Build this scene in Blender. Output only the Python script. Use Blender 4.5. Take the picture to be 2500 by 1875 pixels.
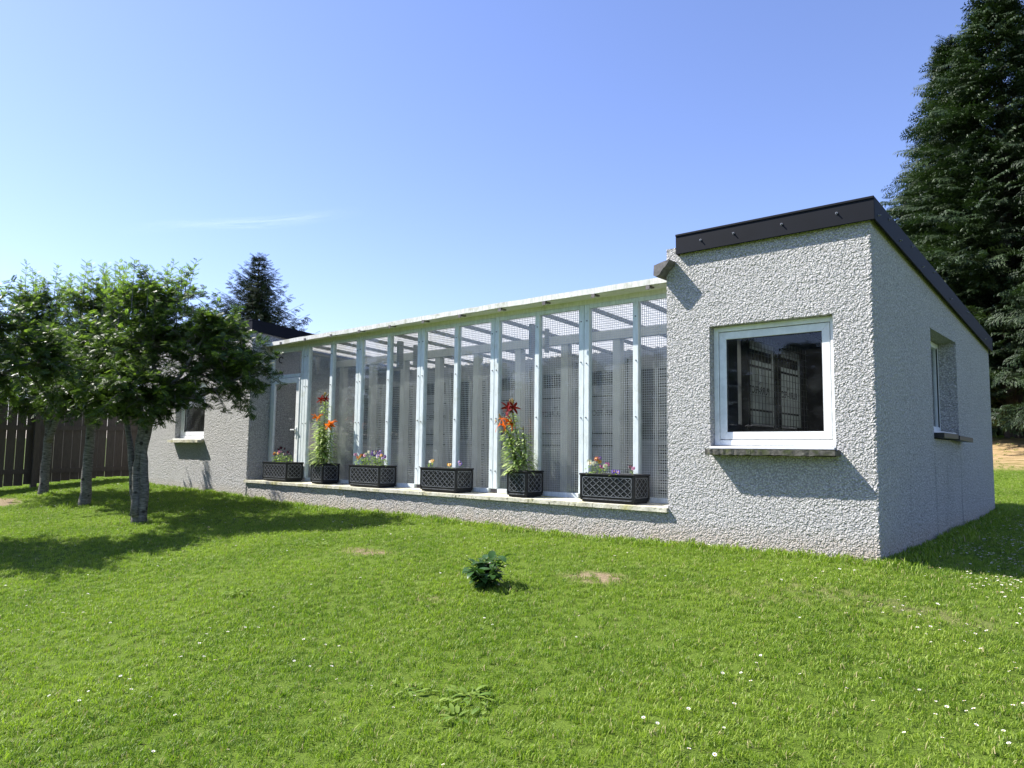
import bpy, math, random
import numpy as np
from mathutils import Vector, Matrix
random.seed(7); RNG = np.random.default_rng(11)
sc = bpy.context.scene
for o in list(bpy.data.objects): bpy.data.objects.remove(o)
COL = sc.collection
EYE = 0.86                       # camera height above the lawn at the building's right corner (z = 0)

# ------------------------------------------------------------------ camera
cam = bpy.data.cameras.new('camera'); camo = bpy.data.objects.new('camera', cam); COL.objects.link(camo)
yaw, pitch, roll = math.radians(40.783), math.radians(5.137), math.radians(0.756)
f = Vector((-math.sin(yaw)*math.cos(pitch), math.cos(yaw)*math.cos(pitch), math.sin(pitch)))
r = Vector((math.cos(yaw), math.sin(yaw), 0)); u = r.cross(f)
r2 = r*math.cos(roll)+u*math.sin(roll); u2 = u*math.cos(roll)-r*math.sin(roll)
camo.matrix_world = Matrix(((r2.x,u2.x,-f.x,0),(r2.y,u2.y,-f.y,0),(r2.z,u2.z,-f.z,EYE),(0,0,0,1)))
cam.sensor_width = 36; cam.lens = 36*1816.5/2500; cam.clip_start = 0.05; cam.clip_end = 5000
sc.camera = camo
sc.render.resolution_x, sc.render.resolution_y = 1024, 768

# ------------------------------------------------------------------ light
SUN = Vector((0.80, 0.40, -1.0)).normalized()      # direction the sunlight travels
el = math.asin(-SUN.z); rot = math.atan2(-SUN.x, -SUN.y) % (2*math.pi)
w = bpy.data.worlds.new('World'); sc.world = w; w.use_nodes = True
nt = w.node_tree; nt.nodes.clear()
out = nt.nodes.new('ShaderNodeOutputWorld'); bg = nt.nodes.new('ShaderNodeBackground'); sky = nt.nodes.new('ShaderNodeTexSky')
sky.sky_type = 'NISHITA'; sky.sun_disc = False; sky.sun_elevation = el; sky.sun_rotation = rot
sky.altitude = 20; sky.air_density = 1.0; sky.dust_density = 0.45; sky.ozone_density = 3.5
bg.inputs['Strength'].default_value = 0.10
tint = nt.nodes.new('ShaderNodeMix'); tint.data_type = 'RGBA'; tint.blend_type = 'MULTIPLY'; tint.inputs['Factor'].default_value = 1
tint.inputs[7].default_value = (1.06, .965, 1.16, 1); nt.links.new(sky.outputs[0], tint.inputs[6])      # the phone's cool white balance
nt.links.new(tint.outputs[2], bg.inputs['Color']); nt.links.new(bg.outputs[0], out.inputs['Surface'])
sl = bpy.data.lights.new('sun', 'SUN'); sl.energy = 5.0; sl.angle = math.radians(0.53); sl.color = (1.0, 0.955, 0.88)
so = bpy.data.objects.new('sun', sl); COL.objects.link(so); so.rotation_euler = SUN.to_track_quat('-Z', 'Y').to_euler()
so.location = (-20, -10, 30)
vs = sc.view_settings; vs.view_transform = 'Standard'; vs.look = 'None'; vs.exposure = 1.15; vs.gamma = 1.0
try: vs.use_curve_mapping = False
except Exception: pass

# ------------------------------------------------------------------ material helpers
class N:
    def __init__(s, m): s.nt = m.node_tree; s.p = s.nt.nodes['Principled BSDF']; s.out = s.nt.nodes['Material Output']
    def n(s, t, **k):
        x = s.nt.nodes.new(t)
        for a, b in k.items():
            if a.startswith('i_'):
                key = a[2:].replace('_', ' ')
                x.inputs[int(key) if key.isdigit() else key].default_value = b
            else: setattr(x, a, b)
        return x
    def l(s, a, b): s.nt.links.new(a, b)
def mat(name, col=(.5,.5,.5), rough=.6, spec=.5, metal=0.0):
    m = bpy.data.materials.new(name); m.use_nodes = True; g = N(m)
    g.p.inputs['Base Color'].default_value = (*col, 1); g.p.inputs['Roughness'].default_value = rough
    g.p.inputs['Metallic'].default_value = metal; g.p.inputs['Specular IOR Level'].default_value = spec
    return m, g
def ramp(g, src, stops):
    c = g.n('ShaderNodeValToRGB'); e = c.color_ramp.elements
    while len(e) < len(stops): e.new(.5)
    for i, (p, col) in enumerate(stops): e[i].position = p; e[i].color = (*col, 1)
    g.l(src, c.inputs[0]); return c.outputs[0]
def noise(g, coord, scale, detail=3, rough=.55):
    t = g.n('ShaderNodeTexNoise'); t.inputs['Scale'].default_value = scale; t.inputs['Detail'].default_value = detail
    t.inputs['Roughness'].default_value = rough; g.l(coord, t.inputs['Vector']); return t.outputs['Fac']
def coord(g, kind='Object'): return g.n('ShaderNodeTexCoord').outputs[kind]
def mixc(g, fac, a, b, mode='MIX'):
    m = g.n('ShaderNodeMix', data_type='RGBA', blend_type=mode)
    if isinstance(fac, float): m.inputs['Factor'].default_value = fac
    else: g.l(fac, m.inputs['Factor'])
    for s_, k in ((a, 6), (b, 7)):
        if isinstance(s_, tuple): m.inputs[k].default_value = (*s_, 1)
        else: g.l(s_, m.inputs[k])
    return m.outputs[2]
def bump(g, h, strength, dist, prev=None):
    b = g.n('ShaderNodeBump'); b.inputs['Strength'].default_value = strength; b.inputs['Distance'].default_value = dist
    g.l(h, b.inputs['Height'])
    if prev is not None: g.l(prev, b.inputs['Normal'])
    return b.outputs[0]
def math_(g, op, a, b=None, clamp=False):
    m = g.n('ShaderNodeMath', operation=op, use_clamp=clamp)
    for i, v in enumerate((a, b)):
        if v is None: continue
        if isinstance(v, (int, float)): m.inputs[i].default_value = v
        else: g.l(v, m.inputs[i])
    return m.outputs[0]
def sepz(g, c, ax='Z'):
    s = g.n('ShaderNodeSeparateXYZ'); g.l(c, s.inputs[0]); return s.outputs[ax]

def harling():
    m, g = mat('pebbledash_render', (.5,.5,.5), .9, .25); c = coord(g)
    v = g.n('ShaderNodeTexVoronoi', feature='SMOOTH_F1'); v.inputs['Scale'].default_value = 68; v.inputs['Smoothness'].default_value = .12; v.inputs['Randomness'].default_value = 1.0
    wob = g.n('ShaderNodeTexNoise'); wob.inputs['Scale'].default_value = 38; wob.inputs['Detail'].default_value = 2
    add = g.n('ShaderNodeVectorMath', operation='MULTIPLY_ADD'); g.l(c, wob.inputs['Vector'])
    g.l(wob.outputs['Color'], add.inputs[0]); add.inputs[1].default_value = (.022,.022,.022); g.l(c, add.inputs[2]); g.l(add.outputs[0], v.inputs['Vector'])
    h1 = math_(g, 'SUBTRACT', 1.0, v.outputs['Distance'])
    n1 = noise(g, c, 75, 4, .6); h = math_(g, 'ADD', h1, math_(g, 'MULTIPLY', n1, 1.25))
    v2 = g.n('ShaderNodeTexVoronoi', feature='SMOOTH_F1'); v2.inputs['Scale'].default_value = 33; v2.inputs['Smoothness'].default_value = .2; g.l(add.outputs[0], v2.inputs['Vector'])
    h = math_(g, 'SUBTRACT', h, math_(g, 'MULTIPLY', v2.outputs['Distance'], 1.1))
    big = noise(g, c, 1.3, 3); fine = noise(g, c, 60, 3, .7)
    col = ramp(g, fine, [(.30, (.36,.355,.35)), (.50, (.60,.593,.585)), (.68, (.84,.832,.82))])
    pit = ramp(g, v.outputs['Distance'], [(.35,(0,0,0)),(.62,(1,1,1))]); col = mixc(g, math_(g,'MULTIPLY',pit,.60), col, (.21,.208,.205))   # darker in the pits between the chips
    col = mixc(g, ramp(g, big, [(.35,(0,0,0)),(.7,(1,1,1))]), col, (.44,.43,.42), 'MIX') if False else col
    col = mixc(g, math_(g, 'MULTIPLY', math_(g,'SUBTRACT', big, .4, True), 1.2), col, (.52,.513,.50))
    # soil splash and algae near the ground
    z = sepz(g, c); low = math_(g, 'MULTIPLY', math_(g, 'SUBTRACT', .26, z, True), 4.5, True)
    low = math_(g, 'MULTIPLY', low, noise(g, c, 6, 3), True)
    col = mixc(g, low, col, (.46,.37,.27))
    sp = g.n('ShaderNodeTexVoronoi'); sp.inputs['Scale'].default_value = 9; g.l(c, sp.inputs['Vector'])
    col = mixc(g, ramp(g, sp.outputs['Distance'], [(.045,(1,1,1)),(.075,(0,0,0))]), col, (.10,.10,.095)) if False else col
    # rain streaks that run down from the ends of the side window sill
    sx = g.n('ShaderNodeSeparateXYZ'); g.l(c, sx.inputs[0]); st = None
    for yc, wd, am in ((8.60,.05,.9),(9.92,.05,.8),(7.55,.04,.35),(9.2,.30,.35)):
        dv = math_(g,'DIVIDE', math_(g,'ABSOLUTE', math_(g,'SUBTRACT', sx.outputs['Y'], yc)), wd); q = math_(g,'MULTIPLY', math_(g,'SUBTRACT', 1.0, dv, True), am)
        st = q if st is None else math_(g,'MAXIMUM', st, q)
    st = math_(g,'MULTIPLY', st, math_(g,'MULTIPLY', math_(g,'SUBTRACT', 1.06, sx.outputs['Z'], True), 3.0, True))
    mps = g.n('ShaderNodeMapping'); mps.inputs['Scale'].default_value = (1,9,.8); g.l(c, mps.inputs[0])
    st = math_(g,'MULTIPLY', st, ramp(g, noise(g, mps.outputs[0], 2.2, 4), [(.35,(0,0,0)),(.65,(1,1,1))]))
    col = mixc(g, st, col, (.15,.15,.15))
    g.l(col, g.p.inputs['Base Color'])
    g.l(bump(g, h, 1.0, .019, bump(g, noise(g, c, 9, 2), .5, .02)), g.p.inputs['Normal'])
    return m
M_HARL = harling()
def smooth_render():
    m, g = mat('grey_masonry', (.36,.36,.35), .9, .2); c = coord(g)
    g.l(ramp(g, noise(g, c, 7, 5), [(.3,(.25,.25,.24)),(.7,(.44,.44,.42))]), g.p.inputs['Base Color'])
    g.l(bump(g, noise(g, c, 120, 3), .5, .004), g.p.inputs['Normal']); return m
M_MAS = smooth_render()
def upvc(name='white_upvc', col=(.78,.80,.80), rough=.3):
    m, g = mat(name, col, rough); c = coord(g)
    d = ramp(g, noise(g, c, 11, 5, .65), [(.3, tuple(x*.82 for x in col)), (.6, col)])
    g.l(d, g.p.inputs['Base Color']); return m
M_UPVC = upvc()
def paintwood(name, c0, c1, grime=(.40,.42,.33), amt=.5, thr=.55):
    m, g = mat(name, c0, .55); c = coord(g)
    mp = g.n('ShaderNodeMapping'); mp.inputs['Scale'].default_value = (14,14,2.5); g.l(c, mp.inputs[0])
    a = ramp(g, noise(g, mp.outputs[0], 3, 5, .65), [(.3,c1),(.62,c0)])
    a = mixc(g, math_(g,'MULTIPLY', ramp(g, noise(g, c, 5.5, 6, .7), [(thr,(0,0,0)),(thr+.14,(1,1,1))]), amt), a, grime)
    g.l(a, g.p.inputs['Base Color']); g.l(bump(g, noise(g, mp.outputs[0], 12, 3), .25, .003), g.p.inputs['Normal']); return m
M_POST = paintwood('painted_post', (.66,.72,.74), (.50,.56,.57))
M_RAILW = paintwood('weathered_rail_paint', (.74,.74,.70), (.50,.50,.45), (.33,.34,.24), .7, .5)
M_SOFF = paintwood('algae_soffit', (.74,.74,.70), (.62,.62,.56), (.42,.43,.33), .5, .55)
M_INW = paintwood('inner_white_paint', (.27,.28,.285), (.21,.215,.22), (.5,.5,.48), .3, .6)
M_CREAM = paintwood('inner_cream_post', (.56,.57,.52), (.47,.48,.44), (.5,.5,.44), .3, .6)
M_RAFT = paintwood('rafter_timber', (.24,.24,.235), (.16,.16,.155))
def plain(name, col, rough=.6, nscale=20, var=.25, bumpd=.0, metal=0, spec=.5):
    m, g = mat(name, col, rough, spec, metal); c = coord(g)
    g.l(ramp(g, noise(g, c, nscale, 4), [(.3, tuple(x*(1-var) for x in col)), (.7, tuple(min(1,x*(1+var)) for x in col))]), g.p.inputs['Base Color'])
    if bumpd: g.l(bump(g, noise(g, c, nscale*3, 3), .6, bumpd), g.p.inputs['Normal'])
    return m
M_FASC = plain('anthracite_fascia', (.0035,.0052,.0100), .6, 4, .2, .0005, 0, .15)
M_FELT = plain('roofing_felt', (.05,.052,.055), .9, 30, .3, .002)
M_LEAD = plain('weathered_flashing', (.12,.11,.10), .5, 18, .4, .002)
M_CONC = plain('concrete_floor', (.28,.27,.26), .85, 5, .2, .002)
def sillmat():
    m, g = mat('mossy_sill_stone', (.1,.1,.09), .95, .2); c = coord(g)
    a = ramp(g, noise(g, c, 26, 5, .7), [(.35,(.035,.035,.030)),(.6,(.12,.115,.10)),(.75,(.24,.23,.20))])
    a = mixc(g, ramp(g, noise(g, c, 9, 3), [(.5,(0,0,0)),(.65,(.7,.7,.7))]), a, (.07,.085,.025))
    g.l(a, g.p.inputs['Base Color']); g.l(bump(g, noise(g, c, 60, 4), .8, .006), g.p.inputs['Normal']); return m
M_SILL = sillmat()
def ledgemat():
    m, g = mat('lichen_ledge', (.4,.38,.3), .9, .2); c = coord(g)
    a = ramp(g, noise(g, c, 12, 5, .7), [(.3,(.28,.26,.19)),(.5,(.52,.50,.40)),(.72,(.66,.64,.53))])
    a = mixc(g, ramp(g, noise(g, c, 3.1, 4), [(.52,(0,0,0)),(.66,(.85,.85,.85))]), a, (.36,.34,.12))
    a = mixc(g, ramp(g, noise(g, c, 22, 4), [(.6,(0,0,0)),(.68,(.9,.9,.9))]), a, (.06,.06,.035))
    g.l(a, g.p.inputs['Base Color']); g.l(bump(g, noise(g, c, 45, 4), .8, .006), g.p.inputs['Normal']); return m
M_LEDGE = ledgemat()
M_PLANT = plain('black_planter_plastic', (.007,.0075,.009), .4, 30, .3, 0, 0, .35)
M_LATT = plain('pewter_rubbed_lattice', (.19,.20,.22), .42, 45, .5, 0, .5)
M_SOIL = plain('potting_soil', (.05,.035,.025), .95, 40, .4, .01)
M_WIRE = plain('galvanised_wire', (.46,.47,.47), .45, 6, .12, 0, .3)
M_BOLT = plain('screw_head', (.22,.22,.22), .4, 20, .2, 0, .8)
M_BLACK = plain('black_plastic', (.012,.012,.013), .4, 20, .2)
M_DARKIN = plain('interior_shade_tone', (.02,.022,.024), .7, 10, .2)  # near-black in place of the shade inside slots and hatches
M_INK = plain('black_lettering', (.02,.02,.022), .6, 30, .2)
M_ROOMW = plain('dark_room_lining', (.10,.105,.11), .8, 3, .1)  # dark tone that puts the room's shade into the lining colour
M_CURT = plain('curtain_cloth', (.55,.55,.55), .9, 12, .15)
def glass(name='window_glass', tint=(.93,.95,.95), ior=1.5, boost=1.0, grime=.045):
    m = bpy.data.materials.new(name); m.use_nodes = True; t = m.node_tree; t.nodes.clear()
    o = t.nodes.new('ShaderNodeOutputMaterial'); tr = t.nodes.new('ShaderNodeBsdfTransparent'); gl = t.nodes.new('ShaderNodeBsdfGlossy')
    fr = t.nodes.new('ShaderNodeFresnel'); mx = t.nodes.new('ShaderNodeMixShader'); mm = t.nodes.new('ShaderNodeMath')
    tr.inputs[0].default_value = (*tint, 1); gl.inputs['Roughness'].default_value = .0; gl.inputs[0].default_value = (.95,.97,1,1)
    fr.inputs['IOR'].default_value = ior; mm.operation = 'MULTIPLY'; mm.inputs[1].default_value = boost; mm.use_clamp = True
    ge = t.nodes.new('ShaderNodeNewGeometry'); iv = t.nodes.new('ShaderNodeMath'); iv.operation = 'SUBTRACT'; iv.inputs[0].default_value = 1.0; t.links.new(ge.outputs['Backfacing'], iv.inputs[1])
    m3 = t.nodes.new('ShaderNodeMath'); m3.operation = 'MULTIPLY'; t.links.new(fr.outputs[0], m3.inputs[0]); t.links.new(iv.outputs[0], m3.inputs[1])   # the back of the thin sheet does not mirror
    t.links.new(m3.outputs[0], mm.inputs[0]); t.links.new(mm.outputs[0], mx.inputs[0])
    t.links.new(tr.outputs[0], mx.inputs[1]); t.links.new(gl.outputs[0], mx.inputs[2])
    # faint grime film
    df = t.nodes.new('ShaderNodeBsdfDiffuse'); df.inputs[0].default_value = (.55,.56,.55,1); m2 = t.nodes.new('ShaderNodeMixShader')
    tc = t.nodes.new('ShaderNodeTexCoord'); nz = t.nodes.new('ShaderNodeTexNoise'); nz.inputs['Scale'].default_value = 5; nz.inputs['Detail'].default_value = 6
    cr = t.nodes.new('ShaderNodeValToRGB'); cr.color_ramp.elements[0].position = .45; cr.color_ramp.elements[0].color = (grime*.2,)*3+(1,)
    cr.color_ramp.elements[1].position = .75; cr.color_ramp.elements[1].color = (grime,)*3+(1,)
    t.links.new(tc.outputs['Object'], nz.inputs['Vector']); t.links.new(nz.outputs['Fac'], cr.inputs[0]); t.links.new(cr.outputs[0], m2.inputs[0])
    t.links.new(mx.outputs[0], m2.inputs[1]); t.links.new(df.outputs[0], m2.inputs[2]); t.links.new(m2.outputs[0], o.inputs['Surface'])
    return m
M_GLASS = glass(); M_GLASSR = glass('dim_window_glass', (.90,.93,.95), 1.5, .95, .02)
def polycarb():
    m = bpy.data.materials.new('translucent_roof_sheet'); m.use_nodes = True; t = m.node_tree; t.nodes.clear()
    o = t.nodes.new('ShaderNodeOutputMaterial'); tr = t.nodes.new('ShaderNodeBsdfTransparent'); tl = t.nodes.new('ShaderNodeBsdfTranslucent'); df = t.nodes.new('ShaderNodeBsdfDiffuse')
    a = t.nodes.new('ShaderNodeMixShader'); b = t.nodes.new('ShaderNodeMixShader'); tl.inputs[0].default_value = (.42,.405,.39,1); df.inputs[0].default_value = (.7,.72,.74,1)
    tr.inputs[0].default_value = (.9,.92,.95,1); a.inputs[0].default_value = .12; b.inputs[0].default_value = .06
    t.links.new(tl.outputs[0], a.inputs[1]); t.links.new(df.outputs[0], a.inputs[2]); t.links.new(a.outputs[0], b.inputs[1]); t.links.new(tr.outputs[0], b.inputs[2]); t.links.new(b.outputs[0], o.inputs[0])
    return m
M_POLY = polycarb()
def opal():
    m = bpy.data.materials.new('opal_hatch_sheet'); m.use_nodes = True; g = N(m); g.p.inputs['Base Color'].default_value = (.5,.52,.5,1)
    tl = g.n('ShaderNodeBsdfTranslucent'); tl.inputs[0].default_value = (.75,.80,.76,1); mx = g.n('ShaderNodeMixShader'); mx.inputs[0].default_value = .60
    g.l(g.p.outputs[0], mx.inputs[1]); g.l(tl.outputs[0], mx.inputs[2]); g.l(mx.outputs[0], g.out.inputs['Surface']); return m
M_OPAL = opal()
def leafmat(name, c0, c1, trans=.35, rough=.45, nsc=3.0):
    m = bpy.data.materials.new(name); m.use_nodes = True; g = N(m)
    geo = g.n('ShaderNodeNewGeometry'); c = geo.outputs['Position']
    f1 = math_(g, 'ADD', math_(g, 'MULTIPLY', geo.outputs['Random Per Island'], .6), math_(g, 'MULTIPLY', ramp(g, noise(g, c, nsc, 4), [(.3,(0,0,0)),(.7,(1,1,1))]), .4))
    col = ramp(g, f1, [(.2, c0), (.8, c1)])
    g.l(col, g.p.inputs['Base Color']); g.p.inputs['Roughness'].default_value = rough; g.p.inputs['Specular IOR Level'].default_value = .35
    tl = g.n('ShaderNodeBsdfTranslucent'); g.l(mixc(g, 1.0, col, (1.0, 1.15, .55), 'MULTIPLY'), tl.inputs[0])
    mx = g.n('ShaderNodeMixShader'); mx.inputs[0].default_value = trans
    g.l(g.p.outputs[0], mx.inputs[1]); g.l(tl.outputs[0], mx.inputs[2]); g.l(mx.outputs[0], g.out.inputs['Surface'])
    return m
M_ROWAN = leafmat('rowan_leaf', (.028,.058,.018), (.10,.15,.038), .38, .42)
M_ROWANY = leafmat('young_rowan_leaf', (.13,.21,.04), (.26,.36,.07), .45, .45)
M_CYP = leafmat('cypress_frond', (.009,.021,.009), (.046,.080,.026), .15, .6, .8)
M_SPR = leafmat('spruce_needles', (.008,.018,.006), (.028,.048,.014), .05, .95, .8)
M_STRAW = leafmat('dry_grass_blade', (.30,.26,.12), (.50,.43,.22), .3, .6)
M_GRASS = leafmat('grass_blade', (.115,.205,.020), (.30,.395,.050), .42, .5, 1.1)
M_LILY = leafmat('lily_leaf', (.30,.42,.12), (.58,.64,.34), .40, .3)
M_HOSTA = leafmat('glossy_broad_leaf', (.018,.05,.012), (.06,.13,.03), .22, .25)
M_PANL = leafmat('pansy_leaf', (.18,.30,.05), (.38,.50,.13), .35, .45)
def petal(name, a, b): return leafmat(name, a, b, .3, .45)
P_OR = petal('orange_petal', (.70,.12,.01), (.85,.20,.02)); P_RED = petal('dark_red_petal', (.09,.003,.006), (.24,.008,.010))
P_PUR = petal('violet_petal', (.10,.06,.28), (.22,.14,.42)); P_YEL = petal('amber_petal', (.62,.30,.03), (.75,.42,.06))
P_WHT = petal('cream_petal', (.65,.62,.50), (.8,.78,.68)); P_PNK = petal('plum_petal', (.30,.05,.16), (.50,.20,.34)); P_DK = petal('blackish_petal', (.012,.004,.016), (.03,.008,.03))
P_RUST = petal('rust_petal', (.22,.05,.015), (.34,.10,.03))
M_STEM = plain('green_stem', (.08,.13,.03), .5, 30, .3)
def bark():
    m, g = mat('grey_bark', (.3,.3,.27), .9, .2); c = coord(g)
    mp = g.n('ShaderNodeMapping'); mp.inputs['Scale'].default_value = (1,1,4.5); g.l(c, mp.inputs[0])
    n1 = noise(g, mp.outputs[0], 13, 5, .65)
    a = ramp(g, n1, [(.3,(.04,.038,.034)),(.48,(.12,.115,.105)),(.7,(.23,.23,.21))])
    sc_ = g.n('ShaderNodeTexVoronoi'); sc_.inputs['Scale'].default_value = 5.5; g.l(c, sc_.inputs['Vector'])
    a = mixc(g, ramp(g, sc_.outputs['Distance'], [(.10,(1,1,1)),(.19,(0,0,0))]), a, (.03,.028,.024))
    g.l(a, g.p.inputs['Base Color']); g.l(bump(g, n1, .9, .012), g.p.inputs['Normal']); return m
M_BARK = bark(); M_BARKD = plain('dark_bark', (.05,.04,.032), .9, 12, .4, .01)
M_FENCE = paintwood('stained_fence_board', (.058,.043,.030), (.034,.025,.018), (.05,.055,.035), .5)
def lawnmat():
    m, g = mat('lawn_soil_and_thatch', (.1,.15,.03), .95, .1); c = coord(g)
    a = ramp(g, noise(g, c, 160, 3, .6), [(.3,(.05,.085,.011)),(.7,(.14,.205,.026))])
    a = mixc(g, ramp(g, noise(g, c, 1.1, 3), [(.4,(0,0,0)),(.7,(.35,.35,.35))]), a, (.10,.15,.025))
    at = g.n('ShaderNodeAttribute', attribute_name='bare'); br = g.n('ShaderNodeAttribute', attribute_name='dry')
    a = mixc(g, at.outputs['Fac'], a, ramp(g, noise(g, c, 55, 4, .7), [(.3,(.12,.085,.05)),(.7,(.34,.27,.17))]))
    mp = g.n('ShaderNodeMapping'); mp.inputs['Scale'].default_value = (.5,2.2,1); g.l(c, mp.inputs[0])
    a = mixc(g, br.outputs['Fac'], a, ramp(g, noise(g, mp.outputs[0], 3.5, 6, .75), [(.35,(.14,.12,.04)),(.5,(.36,.25,.13)),(.7,(.50,.36,.22))]))
    g.l(a, g.p.inputs['Base Color']); g.l(bump(g, noise(g, c, 60, 4, .7), .8, .02), g.p.inputs['Normal']); return m
M_LAWN = lawnmat()

# ------------------------------------------------------------------ mesh helpers
class MB:
    def __init__(s): s.v = []; s.f = []; s.mi = []
    def add(s, v, f, mi=0):
        b = len(s.v); s.v += [tuple(p) for p in v]; s.f += [tuple(i+b for i in q) for q in f]; s.mi += [mi]*len(f); return s
    def box(s, x0, x1, y0, y1, z0, z1, mi=0):
        return s.add([(x0,y0,z0),(x1,y0,z0),(x1,y1,z0),(x0,y1,z0),(x0,y0,z1),(x1,y0,z1),(x1,y1,z1),(x0,y1,z1)],
                     [(0,3,2,1),(4,5,6,7),(0,1,5,4),(1,2,6,5),(2,3,7,6),(3,0,4,7)], mi)
    def hexa(s, pts, mi=0):   # 8 points: bottom four, top four
        return s.add(pts, [(0,3,2,1),(4,5,6,7),(0,1,5,4),(1,2,6,5),(2,3,7,6),(3,0,4,7)], mi)
    def bar(s, a, b, w, h, mi=0, up=(0,0,1)):
        a, b = Vector(a), Vector(b); d = (b-a).normalized(); up = Vector(up)
        sd = d.cross(up).normalized()*(w/2); t = sd.cross(d).normalized()*(h/2)
        p = [a-sd-t, a+sd-t, b+sd-t, b-sd-t, a-sd+t, a+sd+t, b+sd+t, b-sd+t]
        return s.hexa(p, mi)
    def tube(s, pts, rad, n=6, mi=0, cap=True, jit=0.0):
        pts = [Vector(p) for p in pts]; k = len(pts); vs_ = []; ref = Vector((.3,1,.1))
        for i, p in enumerate(pts):
            d = (pts[min(i+1,k-1)]-pts[max(i-1,0)]).normalized()
            a = d.cross(ref); a = a.normalized() if a.length > 1e-4 else Vector((1,0,0)); b = d.cross(a)
            for j in range(n):
                t = 2*math.pi*j/n; q = rad[i]*(1+random.uniform(-jit,jit)); vs_.append(p+(a*math.cos(t)+b*math.sin(t))*q)
        fs = [(i*n+j, i*n+(j+1)%n, (i+1)*n+(j+1)%n, (i+1)*n+j) for i in range(k-1) for j in range(n)]
        if cap: fs += [tuple(range(n))[::-1], tuple((k-1)*n+j for j in range(n))]
        return s.add(vs_, fs, mi)
    def mesh(s, name, mats, smooth=False):
        me = bpy.data.meshes.new(name); me.from_pydata(s.v, [], s.f)
        for m in (mats if isinstance(mats, (list, tuple)) else [mats]): me.materials.append(m)
        if any(s.mi): me.polygons.foreach_set('material_index', s.mi)
        if smooth: me.polygons.foreach_set('use_smooth', [True]*len(me.polygons))
        me.update(); return me
def link(name, me, parent=None, loc=None, kind=None, label=None):
    o = bpy.data.objects.new(name, me); COL.objects.link(o)
    if parent is not None: o.parent = parent
    if loc is not None: o.location = loc
    if kind: o['kind'] = kind
    if label: o['label'] = label
    return o
def build(name, mb, mats, parent=None, smooth=False, bevel=0, **k):
    o = link(name, mb.mesh(name, mats, smooth), parent, **k)
    if bevel:
        b = o.modifiers.new('b', 'BEVEL'); b.width = bevel; b.segments = 2; b.limit_method = 'ANGLE'
    return o
def thing(name, label, cat, loc=(0,0,0), rz=0, group=None):
    o = bpy.data.objects.new(name, None); COL.objects.link(o); o.location = loc; o.rotation_euler = (0,0,rz)
    o.empty_display_size = .2; tag(o, label, cat, group); return o
def tag(o, label, cat, group=None):
    o['label'] = label; o['category'] = cat
    if group: o['group'] = group
    return o
def npmesh(name, V, F, mats, mi=None, smooth=False):
    """V (n,3) F (m,k) arrays, all faces the same size"""
    me = bpy.data.meshes.new(name); n, m, k = len(V), len(F), F.shape[1]
    me.vertices.add(n); me.vertices.foreach_set('co', V.astype(np.float32).ravel())
    me.loops.add(m*k); me.loops.foreach_set('vertex_index', F.astype(np.int32).ravel())
    me.polygons.add(m); me.polygons.foreach_set('loop_start', np.arange(0, m*k, k, dtype=np.int32)); me.polygons.foreach_set('loop_total', np.full(m, k, dtype=np.int32))
    for q in (mats if isinstance(mats, (list, tuple)) else [mats]): me.materials.append(q)
    if mi is not None: me.polygons.foreach_set('material_index', mi.astype(np.int32))
    me.update(calc_edges=True); me.validate(); return me
def stamp(TV, TF, O, D, Nn, S):
    """copy template (verts with x = along, y = side, z = normal) at each origin O along D with normal hint Nn and scale S"""
    D = D/np.linalg.norm(D, axis=1, keepdims=True); side = np.cross(Nn, D); side /= np.maximum(np.linalg.norm(side, axis=1, keepdims=True), 1e-6)
    up = np.cross(D, side)
    V = O[:,None,:] + S[:,None,None]*(TV[None,:,0:1]*D[:,None,:] + TV[None,:,1:2]*side[:,None,:] + TV[None,:,2:3]*up[:,None,:])
    F = TF[None,:,:] + (np.arange(len(O))*len(TV))[:,None,None]
    return V.reshape(-1,3), F.reshape(-1, TF.shape[1])

# ------------------------------------------------------------------ ground
def sst(t): t = np.clip(t, 0, 1); return t*t*(3-2*t)
def gz(x, y):
    x = np.asarray(x, float); y = np.asarray(y, float)
    front = -.65*np.clip((6.5-y)/6.5, 0, 1)**1.06 - .03*np.clip(-y, 0, 12)
    back = np.interp(y, [6.5,12.2,14,20,25,28,60,200,600], [0,.13,.20,.60,1.42,1.55,1.7,2.0,2.0])
    left = .13*sst((-9-x)/6.6)*sst((14-y)/4)
    right = -.085*np.clip(x+1.7, 0, 3)*sst((20-y)/8)
    und = .012*np.sin(x*1.3+y*.7)+.010*np.sin(x*.6-y*1.9+1)
    return front+back+left+right+und*sst((9-np.hypot(x+7, 0*y))/9*3+.3)
def axis(a, b, fine, lo, hi):
    c = list(np.arange(a, b+1e-6, fine)); s = fine; p = b
    while p < hi: s *= 1.22; p += s; c.append(p)
    s = fine; p = a
    while p > lo: s *= 1.22; p -= s; c.insert(0, p)
    return np.array(c)
PATCH = [(-3.40,5.02,.30,.15),(-5.95,4.72,.30,.13),(-4.15,3.88,.12,.05),(-14.9,3.9,.7,.35),(-1.5,5.4,.8,.16),(-2.2,5.1,.5,.1)]
def bare(x, y):
    b = np.zeros(np.shape(x))
    for i, (px, py, a, c) in enumerate(PATCH):
        d = ((x-px)/a)**2+((y-py)/c)**2; b = np.maximum(b, sst(1.5-d)*(1 if i < 4 else .35))
    return b
def dry(x, y): return sst((y-19.0)/2)*sst((26.0-y)/1.8)*sst((x+12)/3)
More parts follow.
